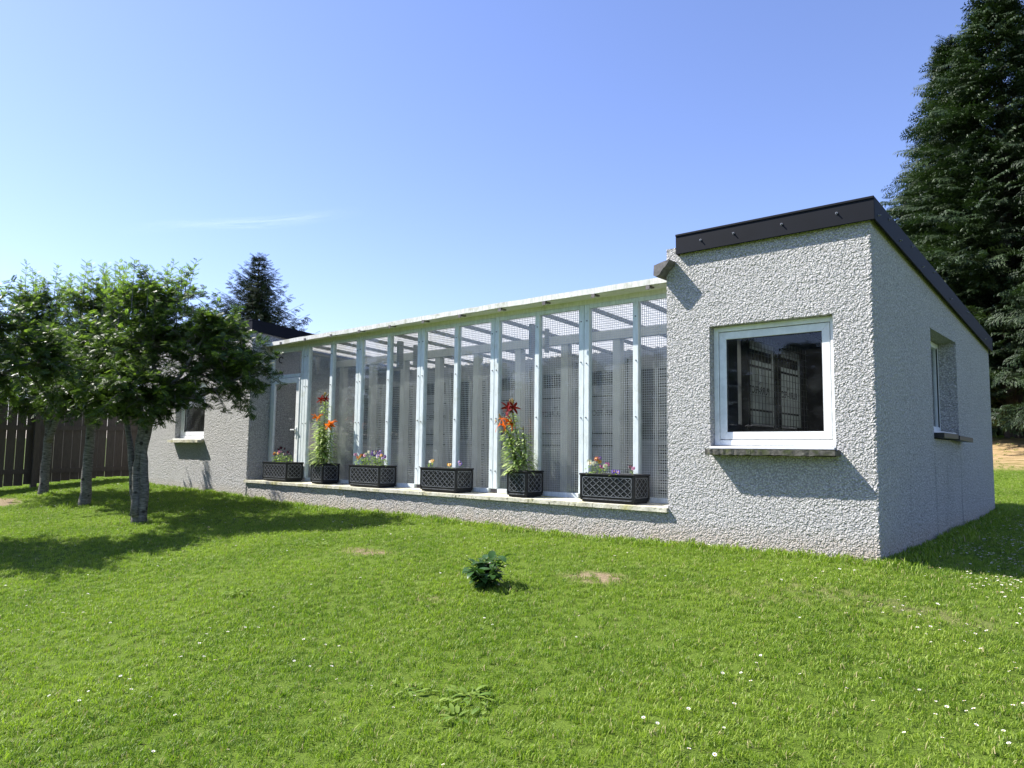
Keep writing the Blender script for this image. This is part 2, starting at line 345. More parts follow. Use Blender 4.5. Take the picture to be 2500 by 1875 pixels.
def grid_mesh(name, xs, ys, mats, zoff=0.0, attrs=()):
    X, Y = np.meshgrid(xs, ys); Z = gz(X, Y)+zoff; V = np.stack([X,Y,Z], -1).reshape(-1,3); nx, ny = len(xs), len(ys)
    i = np.arange(ny-1)[:,None]*nx+np.arange(nx-1)[None,:]; F = np.stack([i, i+1, i+nx+1, i+nx], -1).reshape(-1,4)
    me = npmesh(name, V, F, mats); me.polygons.foreach_set('use_smooth', [True]*len(me.polygons))
    for an, fn in attrs:
        a = me.attributes.new(an, 'FLOAT', 'POINT'); a.data.foreach_set('value', fn(V[:,0], V[:,1]).astype(np.float32))
    return me
lawn = link('lawn', grid_mesh('lawn', axis(-18,3,.12,-600,600), axis(-1,15,.12,-600,600), M_LAWN, 0, (('bare',bare),('dry',dry))), kind='structure')

# ---- thin wisp of high cloud low in the west
def wisp():
    m = bpy.data.materials.new('wispy_cloud'); m.use_nodes = True; g = N(m); t = g.nt
    c = g.n('ShaderNodeTexCoord').outputs['UV']; mp = g.n('ShaderNodeMapping'); mp.inputs['Scale'].default_value = (3,5,1); g.l(c, mp.inputs[0])
    sx = g.n('ShaderNodeSeparateXYZ'); g.l(c, sx.inputs[0])
    def tent(v): return math_(g,'SUBTRACT', 1.0, math_(g,'MULTIPLY', math_(g,'ABSOLUTE', math_(g,'SUBTRACT', v, .5)), 2.0), True)
    a = math_(g,'MULTIPLY', math_(g,'MULTIPLY', tent(sx.outputs['X']), tent(sx.outputs['Y'])), ramp(g, noise(g, mp.outputs[0], 1.6, 6, .65), [(.38,(0,0,0)),(.75,(1,1,1))]))
    a = math_(g,'MULTIPLY', a, .17, True); df1 = g.n('ShaderNodeBsdfTranslucent'); df1.inputs[0].default_value = (.9,.9,.92,1); df2 = g.n('ShaderNodeBsdfDiffuse'); df2.inputs[0].default_value = (.9,.9,.92,1); df = g.n('ShaderNodeAddShader'); g.l(df1.outputs[0], df.inputs[0]); g.l(df2.outputs[0], df.inputs[1]); tr = g.n('ShaderNodeBsdfTransparent')
    mx = g.n('ShaderNodeMixShader'); g.l(a, mx.inputs[0]); g.l(tr.outputs[0], mx.inputs[1]); g.l(df.outputs[0], mx.inputs[2]); g.l(mx.outputs[0], g.out.inputs['Surface'])
    nx, ny = 24, 6; V = []; F = []; A_, B_ = Vector((-2800,1050,770)), Vector((-2400,1850,965))
    for i in range(nx):
        for j in range(ny):
            p = A_.lerp(B_, i/(nx-1)); s_ = (j/(ny-1)-.5); V.append((p.x-400*s_, p.y+160*s_, p.z+170*s_+9*math.sin(i*.35)))
    F = [(i*ny+j, i*ny+j+1, (i+1)*ny+j+1, (i+1)*ny+j) for i in range(nx-1) for j in range(ny-1)]
    me = bpy.data.meshes.new('cloud'); me.from_pydata(V, [], F); me.materials.append(m); uv = me.uv_layers.new()
    for l in me.loops: uv.data[l.index].uv = ((l.vertex_index//ny)/(nx-1), (l.vertex_index%ny)/(ny-1))
    link('cloud', me, kind='structure')
wisp()
# ---- grass: real blades, instanced with geometry nodes on a strip of the lawn in front of the building
def grass_clump(seed, n=46, hmin=.010, hmax=.027, rad=.055, wid=.0019):
    rg = np.random.default_rng(seed); mb = MB()
    for _ in range(n):
        a = rg.uniform(0, 6.283); q = rad*math.sqrt(rg.uniform()); x, y = q*math.cos(a), q*math.sin(a)
        h = rg.uniform(hmin, hmax); t = rg.uniform(0, 6.283); lean = rg.uniform(.3, 1.3)*h; dx, dy = math.cos(t)*lean, math.sin(t)*lean
        wx, wy = -math.sin(t)*wid*rg.uniform(.7,1.3), math.cos(t)*wid*rg.uniform(.7,1.3)
        mb.add([(x-wx,y-wy,-.004),(x+wx,y+wy,-.004),(x+dx*.35+wx*.8,y+dy*.35+wy*.8,h*.6),(x+dx*.35-wx*.8,y+dy*.35-wy*.8,h*.6),(x+dx,y+dy,h)],
               [(0,1,2,3),(3,2,4)], 1 if rg.uniform() < .07 else 0)
    return mb.mesh('grass_tuft', [M_GRASS, M_STRAW])
tufts = bpy.data.collections.new('grass_tufts')
for s_ in range(5):
    o = bpy.data.objects.new('grass_tuft', grass_clump(100+s_)); tufts.objects.link(o)
def scatter(name, me, coll, dens, smin, smax, tilt, seed):
    o = link(name, me, kind='stuff')
    ng = bpy.data.node_groups.new(name, 'GeometryNodeTree')
    ng.interface.new_socket('Geometry', in_out='INPUT', socket_type='NodeSocketGeometry'); ng.interface.new_socket('Geometry', in_out='OUTPUT', socket_type='NodeSocketGeometry')
    A = ng.nodes.new; gi, go = A('NodeGroupInput'), A('NodeGroupOutput'); dp = A('GeometryNodeDistributePointsOnFaces'); ip = A('GeometryNodeInstanceOnPoints')
    ci = A('GeometryNodeCollectionInfo'); ci.inputs['Collection'].default_value = coll; ci.inputs['Separate Children'].default_value = True; ci.inputs['Reset Children'].default_value = True
    na = A('GeometryNodeInputNamedAttribute'); na.data_type = 'FLOAT'; na.inputs['Name'].default_value = 'dens'
    mu = A('ShaderNodeMath'); mu.operation = 'MULTIPLY'; mu.inputs[1].default_value = dens
    rr = A('FunctionNodeRandomValue'); rr.data_type = 'FLOAT_VECTOR'; rr.inputs[0].default_value = (-tilt,-tilt,0); rr.inputs[1].default_value = (tilt,tilt,6.283)
    rs = A('FunctionNodeRandomValue'); rs.data_type = 'FLOAT'; rs.inputs[2].default_value = smin; rs.inputs[3].default_value = smax
    L = ng.links.new; L(gi.outputs[0], dp.inputs['Mesh']); L(na.outputs[0], mu.inputs[0]); L(mu.outputs[0], dp.inputs['Density']); dp.inputs['Seed'].default_value = seed
    L(dp.outputs['Points'], ip.inputs['Points']); L(ci.outputs[0], ip.inputs['Instance']); ip.inputs['Pick Instance'].default_value = True
    L(rr.outputs[0], ip.inputs['Rotation']); L(rs.outputs[1], ip.inputs['Scale']); L(ip.outputs[0], go.inputs[0])
    md = o.modifiers.new('scatter', 'NODES'); md.node_group = ng
    return o
def outside(x, y):        # 0 inside the building
    return 1.0-((x < -1.715) & (x > -15.6) & (y > 6.49) & (y < 12.17))
def inview(x, y):
    c = (np.cos(yaw)*x+np.sin(yaw)*y); d = (-np.sin(yaw)*x+np.cos(yaw)*y); return ((d > 1.2) & (np.abs(c) < .75*d+.8)).astype(float)
def gdens(x, y):
    d = np.hypot(x, y); patchy = .72+.28*np.sin(x*2.1+1.3*np.sin(y*1.7))*np.sin(y*2.6+np.sin(x*1.3))
    return inview(x, y)*outside(x, y)*(1-.93*bare(x, y))*(1-.97*dry(x, y))*np.interp(d, [0,3,8,20,40],[1,1,.62,.40,.25])*patchy
GX = np.arange(-18.5, 6, .13); GY = np.arange(.3, 26, .13)
def strip(name, zoff, fn):
    me = grid_mesh(name, GX, GY, M_LAWN, zoff, (('dens', fn),))
    d = np.zeros(len(me.vertices), np.float32); me.attributes['dens'].data.foreach_get('value', d)
    import bmesh
    bm = bmesh.new(); bm.from_mesh(me); bm.verts.ensure_lookup_table()
    dead = [f for f in bm.faces if max(d[v.index] for v in f.verts) <= 0]
    bmesh.ops.delete(bm, geom=dead, context='FACES'); bm.to_mesh(me); bm.free(); return me
scatter('grass', strip('grass', .002, gdens), tufts, 480, .7, 1.2, .38, 3)
def edens(x, y):      # longer untrimmed tufts along the foot of the walls and round the trunks
    e = np.exp(-((y-6.44)/.07)**2)*((x < -1.6) & (x > -15.6))+np.exp(-((x+1.64)/.07)**2)*((y > 6.4) & (y < 12.2))
    for tx, ty in ((-10.45,4.42),(-13,4.66),(-15,4.68)): e = np.maximum(e, .7*np.exp(-(((x-tx)**2+(y-ty)**2)/.05)))
    return e*outside(x, y)*inview(x, y)*(.35+.65*(np.sin(x*5.3)*np.sin(x*2.1+1) > -.1))
scatter('long_grass', strip('long_grass', .002, edens), tufts, 260, 1.3, 2.6, .25, 5)
# daisies
def daisy_mesh(seed, sc_=1.0):
    mb = MB(); h = .024+.008*seed; n = 9; R = .0075*sc_
    mb.tube([(0,0,0),(.002,.001,h)], [.0009,.0008], 3, 2, False)
    for i in range(n):
        a = 6.283*i/n; b = a+.5; c = a-.5*0; mb.add([(.002*math.cos(a),.002*math.sin(a),h),(R*math.cos(a-.28),R*math.sin(a-.28),h+.002),(R*1.12*math.cos(a),R*1.12*math.sin(a),h+.0015),(R*math.cos(a+.28),R*math.sin(a+.28),h+.002)], [(0,1,2,3)], 0)
    mb.add([(.0032*math.cos(6.283*i/6),.0032*math.sin(6.283*i/6),h+.0015) for i in range(6)]+[(0,0,h+.004)], [(i,(i+1)%6,6) for i in range(6)], 1)
    return mb.mesh('daisy', [plain('daisy_white', (.80,.80,.77), .6, 30, .05), P_YEL, M_STEM])
dc = bpy.data.collections.new('daisy_heads')
for s_ in range(3): dc.objects.link(bpy.data.objects.new('daisy', daisy_mesh(s_)))
def ddens(x, y):
    cl = np.clip(np.sin(x*3.1+np.sin(y*2.3)*1.7)*np.sin(y*2.7+np.cos(x*1.9)*1.5)+.25, 0, 1)**1.6
    right = sst((x+1.9)/.5)*sst((y-2.6)/.6)*(.35+1.6*np.exp(-((x+.6)**2/.8+(y-8.2)**2/7)))
    left = .22*np.exp(-((x+4.8)**2/2.5+(y-2.1)**2/.4))
    return inview(x,y)*outside(x,y)*(1-dry(x,y))*(cl*(right*.85+left)+.014+.05*np.exp(-((y-5.6)/.5)**2))
scatter('daisies', strip('daisies', .002, ddens), dc, 230, .7, 1.2, .35, 8)

# ------------------------------------------------------------------ building
XC, XL = -1.703, -3.596           # right wing: outer corner, inner (run) side
LX1, LX0 = -11.344, -15.45        # left wing
FY, RY = 6.5, 12.18               # facade and rear
bld = thing('cattery_building', 'long low pebbledashed building with two flat-roofed wings and dark fascias', 'building', (XC,FY,0))
def B(name, mb, mats, **k):
    o = build(name, mb, mats, **k); o.parent = bld; o.matrix_parent_inverse = Matrix.Translation((-XC,-FY,0)); return o
def ztop(y): return 2.90-(y-FY)*.083
def tagpart(o, lab): o['label'] = lab; return o
# right wing walls
WX0, WX1, WZ0, WZ1 = -3.147, -2.02, .905, 2.059
a = MB(); y1 = 6.80
a.box(XL, WX0, FY, y1, -.4, 2.88).box(WX1, XC, FY, y1, -.4, 2.88).box(WX0, WX1, FY, y1, -.4, WZ0-.06).box(WX0, WX1, FY, y1, WZ1, 2.88)
B('front_wall', a, M_HARL, label='sunlit pebbledashed front wall of the right wing')
SY0, SY1, SZ0, SZ1 = 8.588, 9.887, 1.10, 2.186
a = MB(); xa, xb = XC-.3, XC
def sw(ya, yb, z0, za=None, zb=None):
    za = ztop(ya) if za is None else za; zb = ztop(yb) if zb is None else zb
    a.hexa([(xa,ya,z0),(xb,ya,z0),(xb,yb,z0),(xa,yb,z0),(xa,ya,za),(xb,ya,za),(xb,yb,zb),(xa,yb,zb)])
sw(y1, SY0, -.4); sw(SY1, RY, -.4); sw(SY0, SY1, -.4, SZ0-.06, SZ0-.06); sw(SY0, SY1, SZ1)
B('side_wall', a, M_HARL, label='shaded pebbledashed side wall of the right wing')
a = MB()
for ya, yb, za_, zb_ in ((y1,7.9,None,None),(9.7,RY,None,None),(7.9,9.7,1.19,None),(7.9,9.7,None,2.17)):
    z0_ = -.4 if zb_ is None else zb_; za2, zb2 = (ztop(ya), ztop(yb)) if za_ is None else (za_, za_)
    a.hexa([(XL,ya,z0_),(XL+.1,ya,z0_),(XL+.1,yb,z0_),(XL,yb,z0_),(XL,ya,za2),(XL+.1,ya,za2),(XL+.1,yb,zb2),(XL,yb,zb2)])
a.box(XL+.1, xa, RY-.3, RY, -.4, ztop(RY)); B('rear_wall', a, M_HARL)
a = MB(); a.box(XL+.1, xa, y1, RY-.3, .05, .10); B('room_floor', a, M_CONC)
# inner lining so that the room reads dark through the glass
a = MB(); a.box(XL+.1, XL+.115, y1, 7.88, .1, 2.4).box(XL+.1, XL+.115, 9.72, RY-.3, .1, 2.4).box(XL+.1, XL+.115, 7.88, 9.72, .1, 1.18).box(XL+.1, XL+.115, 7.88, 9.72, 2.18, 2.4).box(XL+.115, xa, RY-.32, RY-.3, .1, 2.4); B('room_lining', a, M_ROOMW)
# roof deck + fascia, right wing
def roof(x0, x1, ov=.05, yr=RY):
    a = MB(); za, zb = 2.985, 2.985-(yr+.03-(FY-ov))*.083
    d = .09
    a.hexa([(x0+.03,FY-ov+.02,za-d),(x1-.02,FY-ov+.02,za-d),(x1-.02,yr+.02,zb-d),(x0+.03,yr+.02,zb-d),(x0+.03,FY-ov+.02,za-.002),(x1-.02,FY-ov+.02,za-.002),(x1-.02,yr+.02,zb-.002),(x0+.03,yr+.02,zb-.002)])
    return B('roof', a, M_FELT)
roof(-3.468, XC+.05)
FH = .195
a = MB(); a.box(-3.468, XC+.05, FY-.05, FY-.032, 2.993-FH, 2.993); a.box(-3.46, XC+.045, FY-.032, FY+.02, 2.97, 2.993)
a.box(-3.468, XC+.05, FY-.058, FY-.05, 2.975, 2.996)
fr = B('front_fascia', a, M_FASC, bevel=.003)
yE = RY+.03; zE = 2.993-(yE-FY+.05)*.083; zS = 2.993
a = MB(); a.hexa([(XC+.032,FY-.032,zS-FH),(XC+.05,FY-.032,zS-FH),(XC+.05,yE,zE-FH),(XC+.032,yE,zE-FH),(XC+.032,FY-.032,zS),(XC+.05,FY-.032,zS),(XC+.05,yE,zE),(XC+.032,yE,zE)])
B('side_fascia', a, M_FASC, bevel=.003)
a = MB(); a.box(-3.45, XC, yE-.018, yE, zE-FH, zE); a.hexa([(-3.468,FY-.03,zS-FH),(-3.45,FY-.03,zS-FH),(-3.45,yE,zE-FH),(-3.468,yE,zE-FH),(-3.468,FY-.03,zS),(-3.45,FY-.03,zS),(-3.45,yE,zE),(-3.468,yE,zE)])
B('rear_fascia', a, M_FASC)
# screws through the fascia
def screw_mesh():
    mb = MB(); mb.tube([(0,0,0),(0,-.006,0),(0,-.0065,0)], [.011,.011,.007], 8); mb.tube([(0,-.006,0),(0,-.022,0)], [.006,.005], 6); return mb.mesh('fascia_screw', M_BOLT)
SCM = screw_mesh()
def bchild(name, me, loc, rz=0, sc_=1):
    o = link(name, me, bld); o.matrix_parent_inverse = Matrix.Translation((-XC,-FY,0)); o.location = loc; o.rotation_euler = (0,0,rz); o.scale = (sc_,)*3; return o
for x, z in ((-3.20,2.895),(-2.87,2.90),(-2.42,2.90),(-1.95,2.905)): bchild('fascia_screw', SCM, (x, FY-.05, z))
for i, yy in enumerate((6.56,6.9,7.25,7.7,8.1,8.6,9.4,10.4,11.6)): bchild('fascia_screw', SCM, (XC+.05, yy, 2.993-(yy-6.45)*.083-(.05 if i % 2 else .13)), math.pi/2)
# curled flashing at the wing's inner edge
a = MB(); pr = [(-3.66,2.70),(-3.665,2.60),(-3.64,2.585),(-3.60,2.60),(-3.56,2.655),(-3.53,2.675),(-3.50,2.715),(-3.49,2.735),(-3.56,2.725)]
a.add([(x,6.36,z) for x,z in pr]+[(x,7.2,z) for x,z in pr], [tuple(range(9))]+[tuple(range(9,18))[::-1]]+[(i,i+9,(i+1)%9+9,(i+1)%9) for i in range(9)])
B('flashing', a, M_LEAD)
# left wing
LW = (-13.98, -12.86, .985, 2.06)
a = MB(); a.box(LX0, LW[0], FY, y1, -.4, 2.88).box(LW[1], LX1, FY, y1, -.4, 2.88).box(LW[0], LW[1], FY, y1, -.4, LW[2]-.05).box(LW[0], LW[1], FY, y1, LW[3], 2.88)
B('front_wall', a, M_HARL, label='sunlit pebbledashed front wall of the left wing behind the trees')
a = MB()
for X0, X1 in ((LX1-.3, LX1), (LX0, LX0+.3)):
    a = MB(); a.hexa([(X0,y1,-.4),(X1,y1,-.4),(X1,RY,-.4),(X0,RY,-.4),(X0,y1,ztop(y1)),(X1,y1,ztop(y1)),(X1,RY,ztop(RY)),(X0,RY,ztop(RY))])
    B('side_wall', a, M_HARL, label='shaded side wall of the left wing next to the glazed run' if X1 == LX1 else 'outer side wall of the left wing by the fence')
a = MB(); a.box(LX0+.3, -13.75, RY-.25, RY, -.4, ztop(RY)).box(-12.55, LX1-.3, RY-.25, RY, -.4, ztop(RY)).box(-13.75,-12.55,RY-.25,RY,-.4,.95).box(-13.75,-12.55,RY-.25,RY,2.1,ztop(RY))
B('rear_wall', a, M_HARL)
a = MB(); a.box(LX0+.3, LX1-.3, y1, RY-.25, .05, .10); B('room_floor', a, M_CONC)
roof(LX0-.05, LX1+.05)
a = MB(); a.box(LX0-.05, LX1+.05, FY-.05, FY-.032, 2.993-FH, 2.993); a.box(LX0-.05, LX1+.05, FY-.058, FY-.05, 2.975, 2.996); B('front_fascia', a, M_FASC, bevel=.003)
for X0 in (LX1+.032, LX0-.05):
    a = MB(); a.hexa([(X0,FY-.032,zS-FH),(X0+.018,FY-.032,zS-FH),(X0+.018,yE,zE-FH),(X0,yE,zE-FH),(X0,FY-.032,zS),(X0+.018,FY-.032,zS),(X0+.018,yE,zE),(X0,yE,zE)])
    B('side_fascia', a, M_FASC)
# knobbly arrises where the thrown render turns the corners
for cx, zt_, nm in ((XC, 2.79, 'corner_render'), (LX1, 2.79, 'corner_render')):
    a = MB(); n = 230; ring = []
    for i in range(n+1):
        z = -.3+(zt_+.3)*i/n; j = lambda: random.uniform(.001, .0085)
        ring.append([(cx-.035, FY-.0005, z), (cx-.020, FY-j(), z), (cx-.006, FY-j(), z), (cx+j()*.5, FY-j()*.5, z), (cx+j(), FY+.006, z), (cx+j(), FY+.020, z), (cx+.0005, FY+.035, z)])
    V = [p for q in ring for p in q]; a.add(V, [(7*i+k, 7*i+k+1, 7*(i+1)+k+1, 7*(i+1)+k) for i in range(n) for k in range(6)])
    B(nm, a, M_HARL)
# low wall under the ledge, and the ledge in slabs
a = MB(); a.box(LX1, XL, FY+.004, FY+.40, -.4, .288); B('plinth_wall', a, M_HARL, label='low pebbledashed wall under the ledge')
ed = np.linspace(LX1-.03, XL+.012, 10)
for i in range(9):
    a = MB(); j = random.uniform(-.006,.006); n = 8; xs = np.linspace(ed[i]+.003, ed[i+1]-.003, n)
    fy = [6.463+j+random.uniform(-.004,.004) for _ in xs]; zz = .328+random.uniform(-.003,.003)
    for k in range(n-1):
        a.hexa([(xs[k],fy[k],.289),(xs[k+1],fy[k+1],.289),(xs[k+1],6.90,.289),(xs[k],6.90,.289),(xs[k],fy[k],zz),(xs[k+1],fy[k+1],zz),(xs[k+1],6.90,zz+.012),(xs[k],6.90,zz+.012)])
    B('ledge_slab', a, M_LEDGE)

# windows: frame > sash, pane, sill
def child(name, mb, mats, par, **k):
    o = build(name, mb, mats, par, **k); o.matrix_parent_inverse = par.matrix_world.inverted() if False else Matrix.Identity(4); return o
def window(x0, x1, z0, z1, yf, lab, fo=.05, so=.068, d=.06, glassm=None):
    """uPVC casement facing -y in an opening; origin at world zero so its children share coordinates"""
    a = MB(); a.box(x0+.002, x0+fo, yf, yf+d, z0, z1-.002).box(x1-fo, x1-.002, yf, yf+d, z0, z1-.002).box(x0+fo, x1-fo, yf, yf+d, z1-fo, z1-.002).box(x0+fo, x1-fo, yf, yf+d, z0, z0+fo)
    wf = B('window', a, M_UPVC, bevel=.004, label=lab)
    g = .006; X0, X1, Z0, Z1 = x0+fo+g, x1-fo-g, z0+fo+g, z1-fo-g; yy = yf+.006
    a = MB()
    def quad(p): a.hexa([(q[0],yy,q[1]) for q in p]+[(q[0],yy+.05,q[1]) for q in p])
    quad([(X0,Z0),(X1,Z0),(X1-so,Z0+so),(X0+so,Z0+so)]); quad([(X1,Z0),(X1,Z1),(X1-so,Z1-so),(X1-so,Z0+so)])
    quad([(X1,Z1),(X0,Z1),(X0+so,Z1-so),(X1-so,Z1-so)]); quad([(X0,Z1),(X0,Z0),(X0+so,Z0+so),(X0+so,Z1-so)])
    child('sash', a, M_UPVC, wf, bevel=.003)
    b_ = MB(); s2 = so
    for q in ((X0+s2,X0+s2+.007,Z0+s2,Z1-s2),(X1-s2-.007,X1-s2,Z0+s2,Z1-s2)): b_.box(q[0],q[1],yy+.012,yy+.03,q[2],q[3])
    for q in ((Z0+s2,Z0+s2+.007),(Z1-s2-.007,Z1-s2)): b_.box(X0+s2+.007,X1-s2-.007,yy+.012,yy+.03,q[0],q[1])
    child('gasket', b_, M_BLACK, wf)
    b_ = MB(); b_.box(x0+fo,X0,yf+.03,yf+.05,z0+fo,z1-fo).box(X1,x1-fo,yf+.03,yf+.05,z0+fo,z1-fo).box(X0,X1,yf+.03,yf+.05,Z1,z1-fo).box(X0,X1,yf+.03,yf+.05,z0+fo,Z0); child('gasket', b_, M_BLACK, wf)
    b_ = MB(); b_.box(X0+s2+.004, X1-s2-.004, yy+.02, yy+.026, Z0+s2+.004, Z1-s2-.004); child('pane', b_, glassm or M_GLASS, wf)
    return wf
wr = window(WX0, WX1, .938, WZ1, 6.585, 'white framed square window in the sunlit front wall', glassm=M_GLASSR)
a = MB(); a.hexa([(WX0+.004,6.47,.905),(WX1-.004,6.47,.905),(WX1-.004,6.66,.905),(WX0+.004,6.66,.905),(WX0+.004,6.47,.926),(WX1-.004,6.47,.926),(WX1-.004,6.66,.937),(WX0+.004,6.66,.937)])
child('sill', a, M_UPVC, wr, bevel=.003)
def rough_sill(x0, x1, yf, yb, z0, z1, n=18):
    a = MB(); xs = np.linspace(x0, x1, n); fz = [(yf+random.uniform(0,.008), z0+random.uniform(-.004,.004), z1+random.uniform(-.003,.003)) for _ in xs]
    for k in range(n-1):
        p, q = fz[k], fz[k+1]; a.hexa([(xs[k],p[0],p[1]),(xs[k+1],q[0],q[1]),(xs[k+1],yb,z0),(xs[k],yb,z0),(xs[k],p[0],p[2]),(xs[k+1],q[0],q[2]),(xs[k+1],yb,z1),(xs[k],yb,z1)])
    return a
for q in ((-3.135,-2.70),(-2.694,-1.985)): child('stone_sill', rough_sill(q[0], q[1], 6.352, 6.66, .852, .899), M_SILL, wr)
wl = window(LW[0], LW[1], 1.012, LW[3], 6.60, 'white framed window in the left wing, half hidden by foliage')
a = MB(); a.box(LW[0]+.004, LW[1]-.004, 6.46, 6.68, .985, 1.010); child('sill', a, M_UPVC, wl)
child('stone_sill', rough_sill(LW[0]-.03, LW[1]+.03, 6.37, 6.66, .935, .98), M_LEDGE, wl)
a = MB(); a.box(-13.75,-13.69,RY-.2,RY-.15,.95,2.1).box(-12.61,-12.55,RY-.2,RY-.15,.95,2.1).box(-13.18,-13.13,RY-.2,RY-.15,.95,2.1).box(-13.69,-12.61,RY-.2,RY-.15,.95,1.01).box(-13.69,-12.61,RY-.2,RY-.15,1.35,1.38).box(-13.69,-12.61,RY-.2,RY-.15,2.04,2.1)
B('window', a, M_UPVC, label='rear window of the left wing seen through the front one')
# side window (facing +x)
a = MB(); xf0, xf1 = XC-.235, XC-.185; z0, z1 = SZ0+.03, SZ1-.01
a.box(xf0,xf1,SY0,SY0+.06,z0,z1).box(xf0,xf1,SY1-.06,SY1,z0,z1).box(xf0,xf1,SY0+.06,SY1-.06,z1-.06,z1).box(xf0,xf1,SY0+.06,SY1-.06,z0,z0+.07)
sd = B('window', a, M_UPVC, bevel=.003, label='narrow looking white window set deep in the shaded side wall')
b_ = MB(); b_.box(xf0+.02,xf0+.026,SY0+.06,SY1-.06,z0+.07,z1-.06); child('pane', b_, M_GLASS, sd)
b_ = MB(); b_.box(xf1-.01,xf1+.002,SY0+.055,SY0+.07,z0+.06,z1-.05).box(xf1-.01,xf1+.002,SY1-.07,SY1-.055,z0+.06,z1-.05); child('gasket', b_, M_BLACK, sd, kind='stuff')
b_ = MB(); b_.box(xf1, XC-.02, SY0+.01, SY1-.06, SZ0+.005, SZ0+.03); child('sill', b_, M_UPVC, sd)
b_ = MB(); b_.box(XC-.18, XC+.09, SY0+.02, 9.33, SZ0-.05, SZ0+.004); child('slate_sill', b_, M_BLACK, sd, bevel=.004)
b_ = MB(); b_.hexa([(XC-.18,9.345,SZ0-.058),(XC+.10,9.345,SZ0-.058),(XC+.12,9.99,SZ0-.075),(XC-.18,9.885,SZ0-.06),(XC-.18,9.345,SZ0-.003),(XC+.10,9.345,SZ0-.008),(XC+.12,9.99,SZ0-.022),(XC-.18,9.885,SZ0-.003)])
child('slate_sill', b_, M_BLACK, sd, bevel=.004)
b_ = MB(); ny = 60; pts = [(XC-.36+.022*math.sin(i*.9)+.008*math.sin(i*2.3), SY0+.02+i*(SY1-SY0-.04)/ny) for i in range(ny+1)]
b_.add([(p[0],p[1],SZ0+.0) for p in pts]+[(p[0],p[1],SZ1) for p in pts], [(i,i+1,i+ny+2,i+ny+1) for i in range(ny)]); child('curtain', b_, M_CURT, sd, smooth=True)

# lettering helper: flat letters laid out on any plane
def letters(name, txt, size, org, du, dv, par, nrm, mats=M_INK, th=.002):
    cu = bpy.data.curves.new(name, 'FONT'); cu.body = txt; cu.size = size; cu.offset = size*.02; cu.align_x = 'CENTER'
    to = bpy.data.objects.new(name, cu); COL.objects.link(to); dg = bpy.context.evaluated_depsgraph_get(); dg.update()
    me = bpy.data.meshes.new_from_object(to.evaluated_get(dg)); COL.objects.unlink(to); bpy.data.objects.remove(to)
    org, du, dv, nrm = Vector(org), Vector(du), Vector(dv), Vector(nrm)
    for v in me.vertices: v.co = org+du*v.co.x+dv*v.co.y+nrm*th
    me.materials.clear(); me.materials.append(mats); o = link(name, me, par); return o
# interior of the right room: white hatch boards with slots behind a wire grid
cg = thing('pen_front', 'pale boards with dark slots and reversed lettering behind the square front window', 'pen front', (0,0,0))
for ya, yb in ((7.93,8.79),(8.84,9.66)):
    x0, x1 = -3.44, -3.43; cy = (ya+yb)/2
    a = MB(); a.box(x0,x1,ya,yb,1.20,2.15); build('board', a, M_OPAL, cg)
    for z0_, z1_, o1, o2 in ((1.345,1.375,.11,.1),(1.85,1.875,.11,.1),(1.93,2.05,.11,.13)):
        b_ = MB(); b_.box(x1,x1+.02,ya+o1,yb-o2,z0_+.004,z1_-.004); build('dark_slot_bar', b_, M_DARKIN, cg)  # near-black bars drawn in place of the slots' darkness
    letters('lettering', 'THE', .055, (x1,cy,1.655), (0,-1,0), (0,0,1), cg, (1,0,0)); letters('lettering', 'PURR-FECT', .115, (x1,cy,1.555), (0,-1,0), (0,0,1), cg, (1,0,0))
a = MB(); a.box(-3.44,-3.36,8.79,8.84,.4,2.2).box(-3.44,-3.36,7.88,7.93,.4,2.2); build('post', a, M_DARKIN, cg)
a = MB()
for yy in np.arange(7.95,9.7,.095): a.box(-3.353,-3.347,yy,yy+.005,1.18,2.2)
for zz in np.arange(1.2,2.2,.078): a.box(-3.347,-3.342,7.9,9.7,zz,zz+.005)
build('wire_grid', a, M_MAS, cg)

# ------------------------------------------------------------------ glazed and meshed run
run = thing('cat_run', 'long white timber run with glazed wire mesh bays between the two wings', 'cat run')
RX0, RX1 = -11.344, -3.596
PY0, PY1 = 6.87, 6.92
DBL = [-10.32,-8.955,-7.59,-6.222,-4.855,-3.50]; SNG = [-9.64,-8.275,-6.905,-5.54,-4.18]
ZB, ZT = .342, 2.53
def R(name, mb, mats, **k): return build(name, mb, mats, run, **k)
scr = MB(); scr.tube([(0,0,0),(0,-.004,0)], [.009,.008], 7); scr.tube([(0,-.004,0),(0,-.016,0)], [.0045,.004], 5); SCR = scr.mesh('screw', M_BOLT)
def post(x, wd=.066):
    a = MB(); a.box(x-wd/2, x+wd/2, PY0, PY1+.02, ZB+.05, ZT); o = R('post', a, M_POST, bevel=.004)
    for z in (2.34, 1.86, 1.25, .62):
        s = link('screw', SCR, o); s.location = (x+random.uniform(-.006,.006), PY0, z+random.uniform(-.015,.015))
    return o
for x in DBL[:-1]:
    post(x-.036); post(x+.036)
for x in SNG: post(x)
post(-3.56, .07)
# bottom and top members of every panel
for i in range(5):
    x0, x1 = DBL[i]+.072, DBL[i+1]-.072
    if i == 4: x1 = -3.60
    a = MB(); a.box(x0, x1, PY0+.004, PY1, ZB, ZB+.052); R('bottom_rail', a, M_POST, bevel=.003)
    a = MB(); a.box(x0, x1, PY0+.004, PY1, ZT-.045, ZT-.001); R('head_rail', a, M_POST)
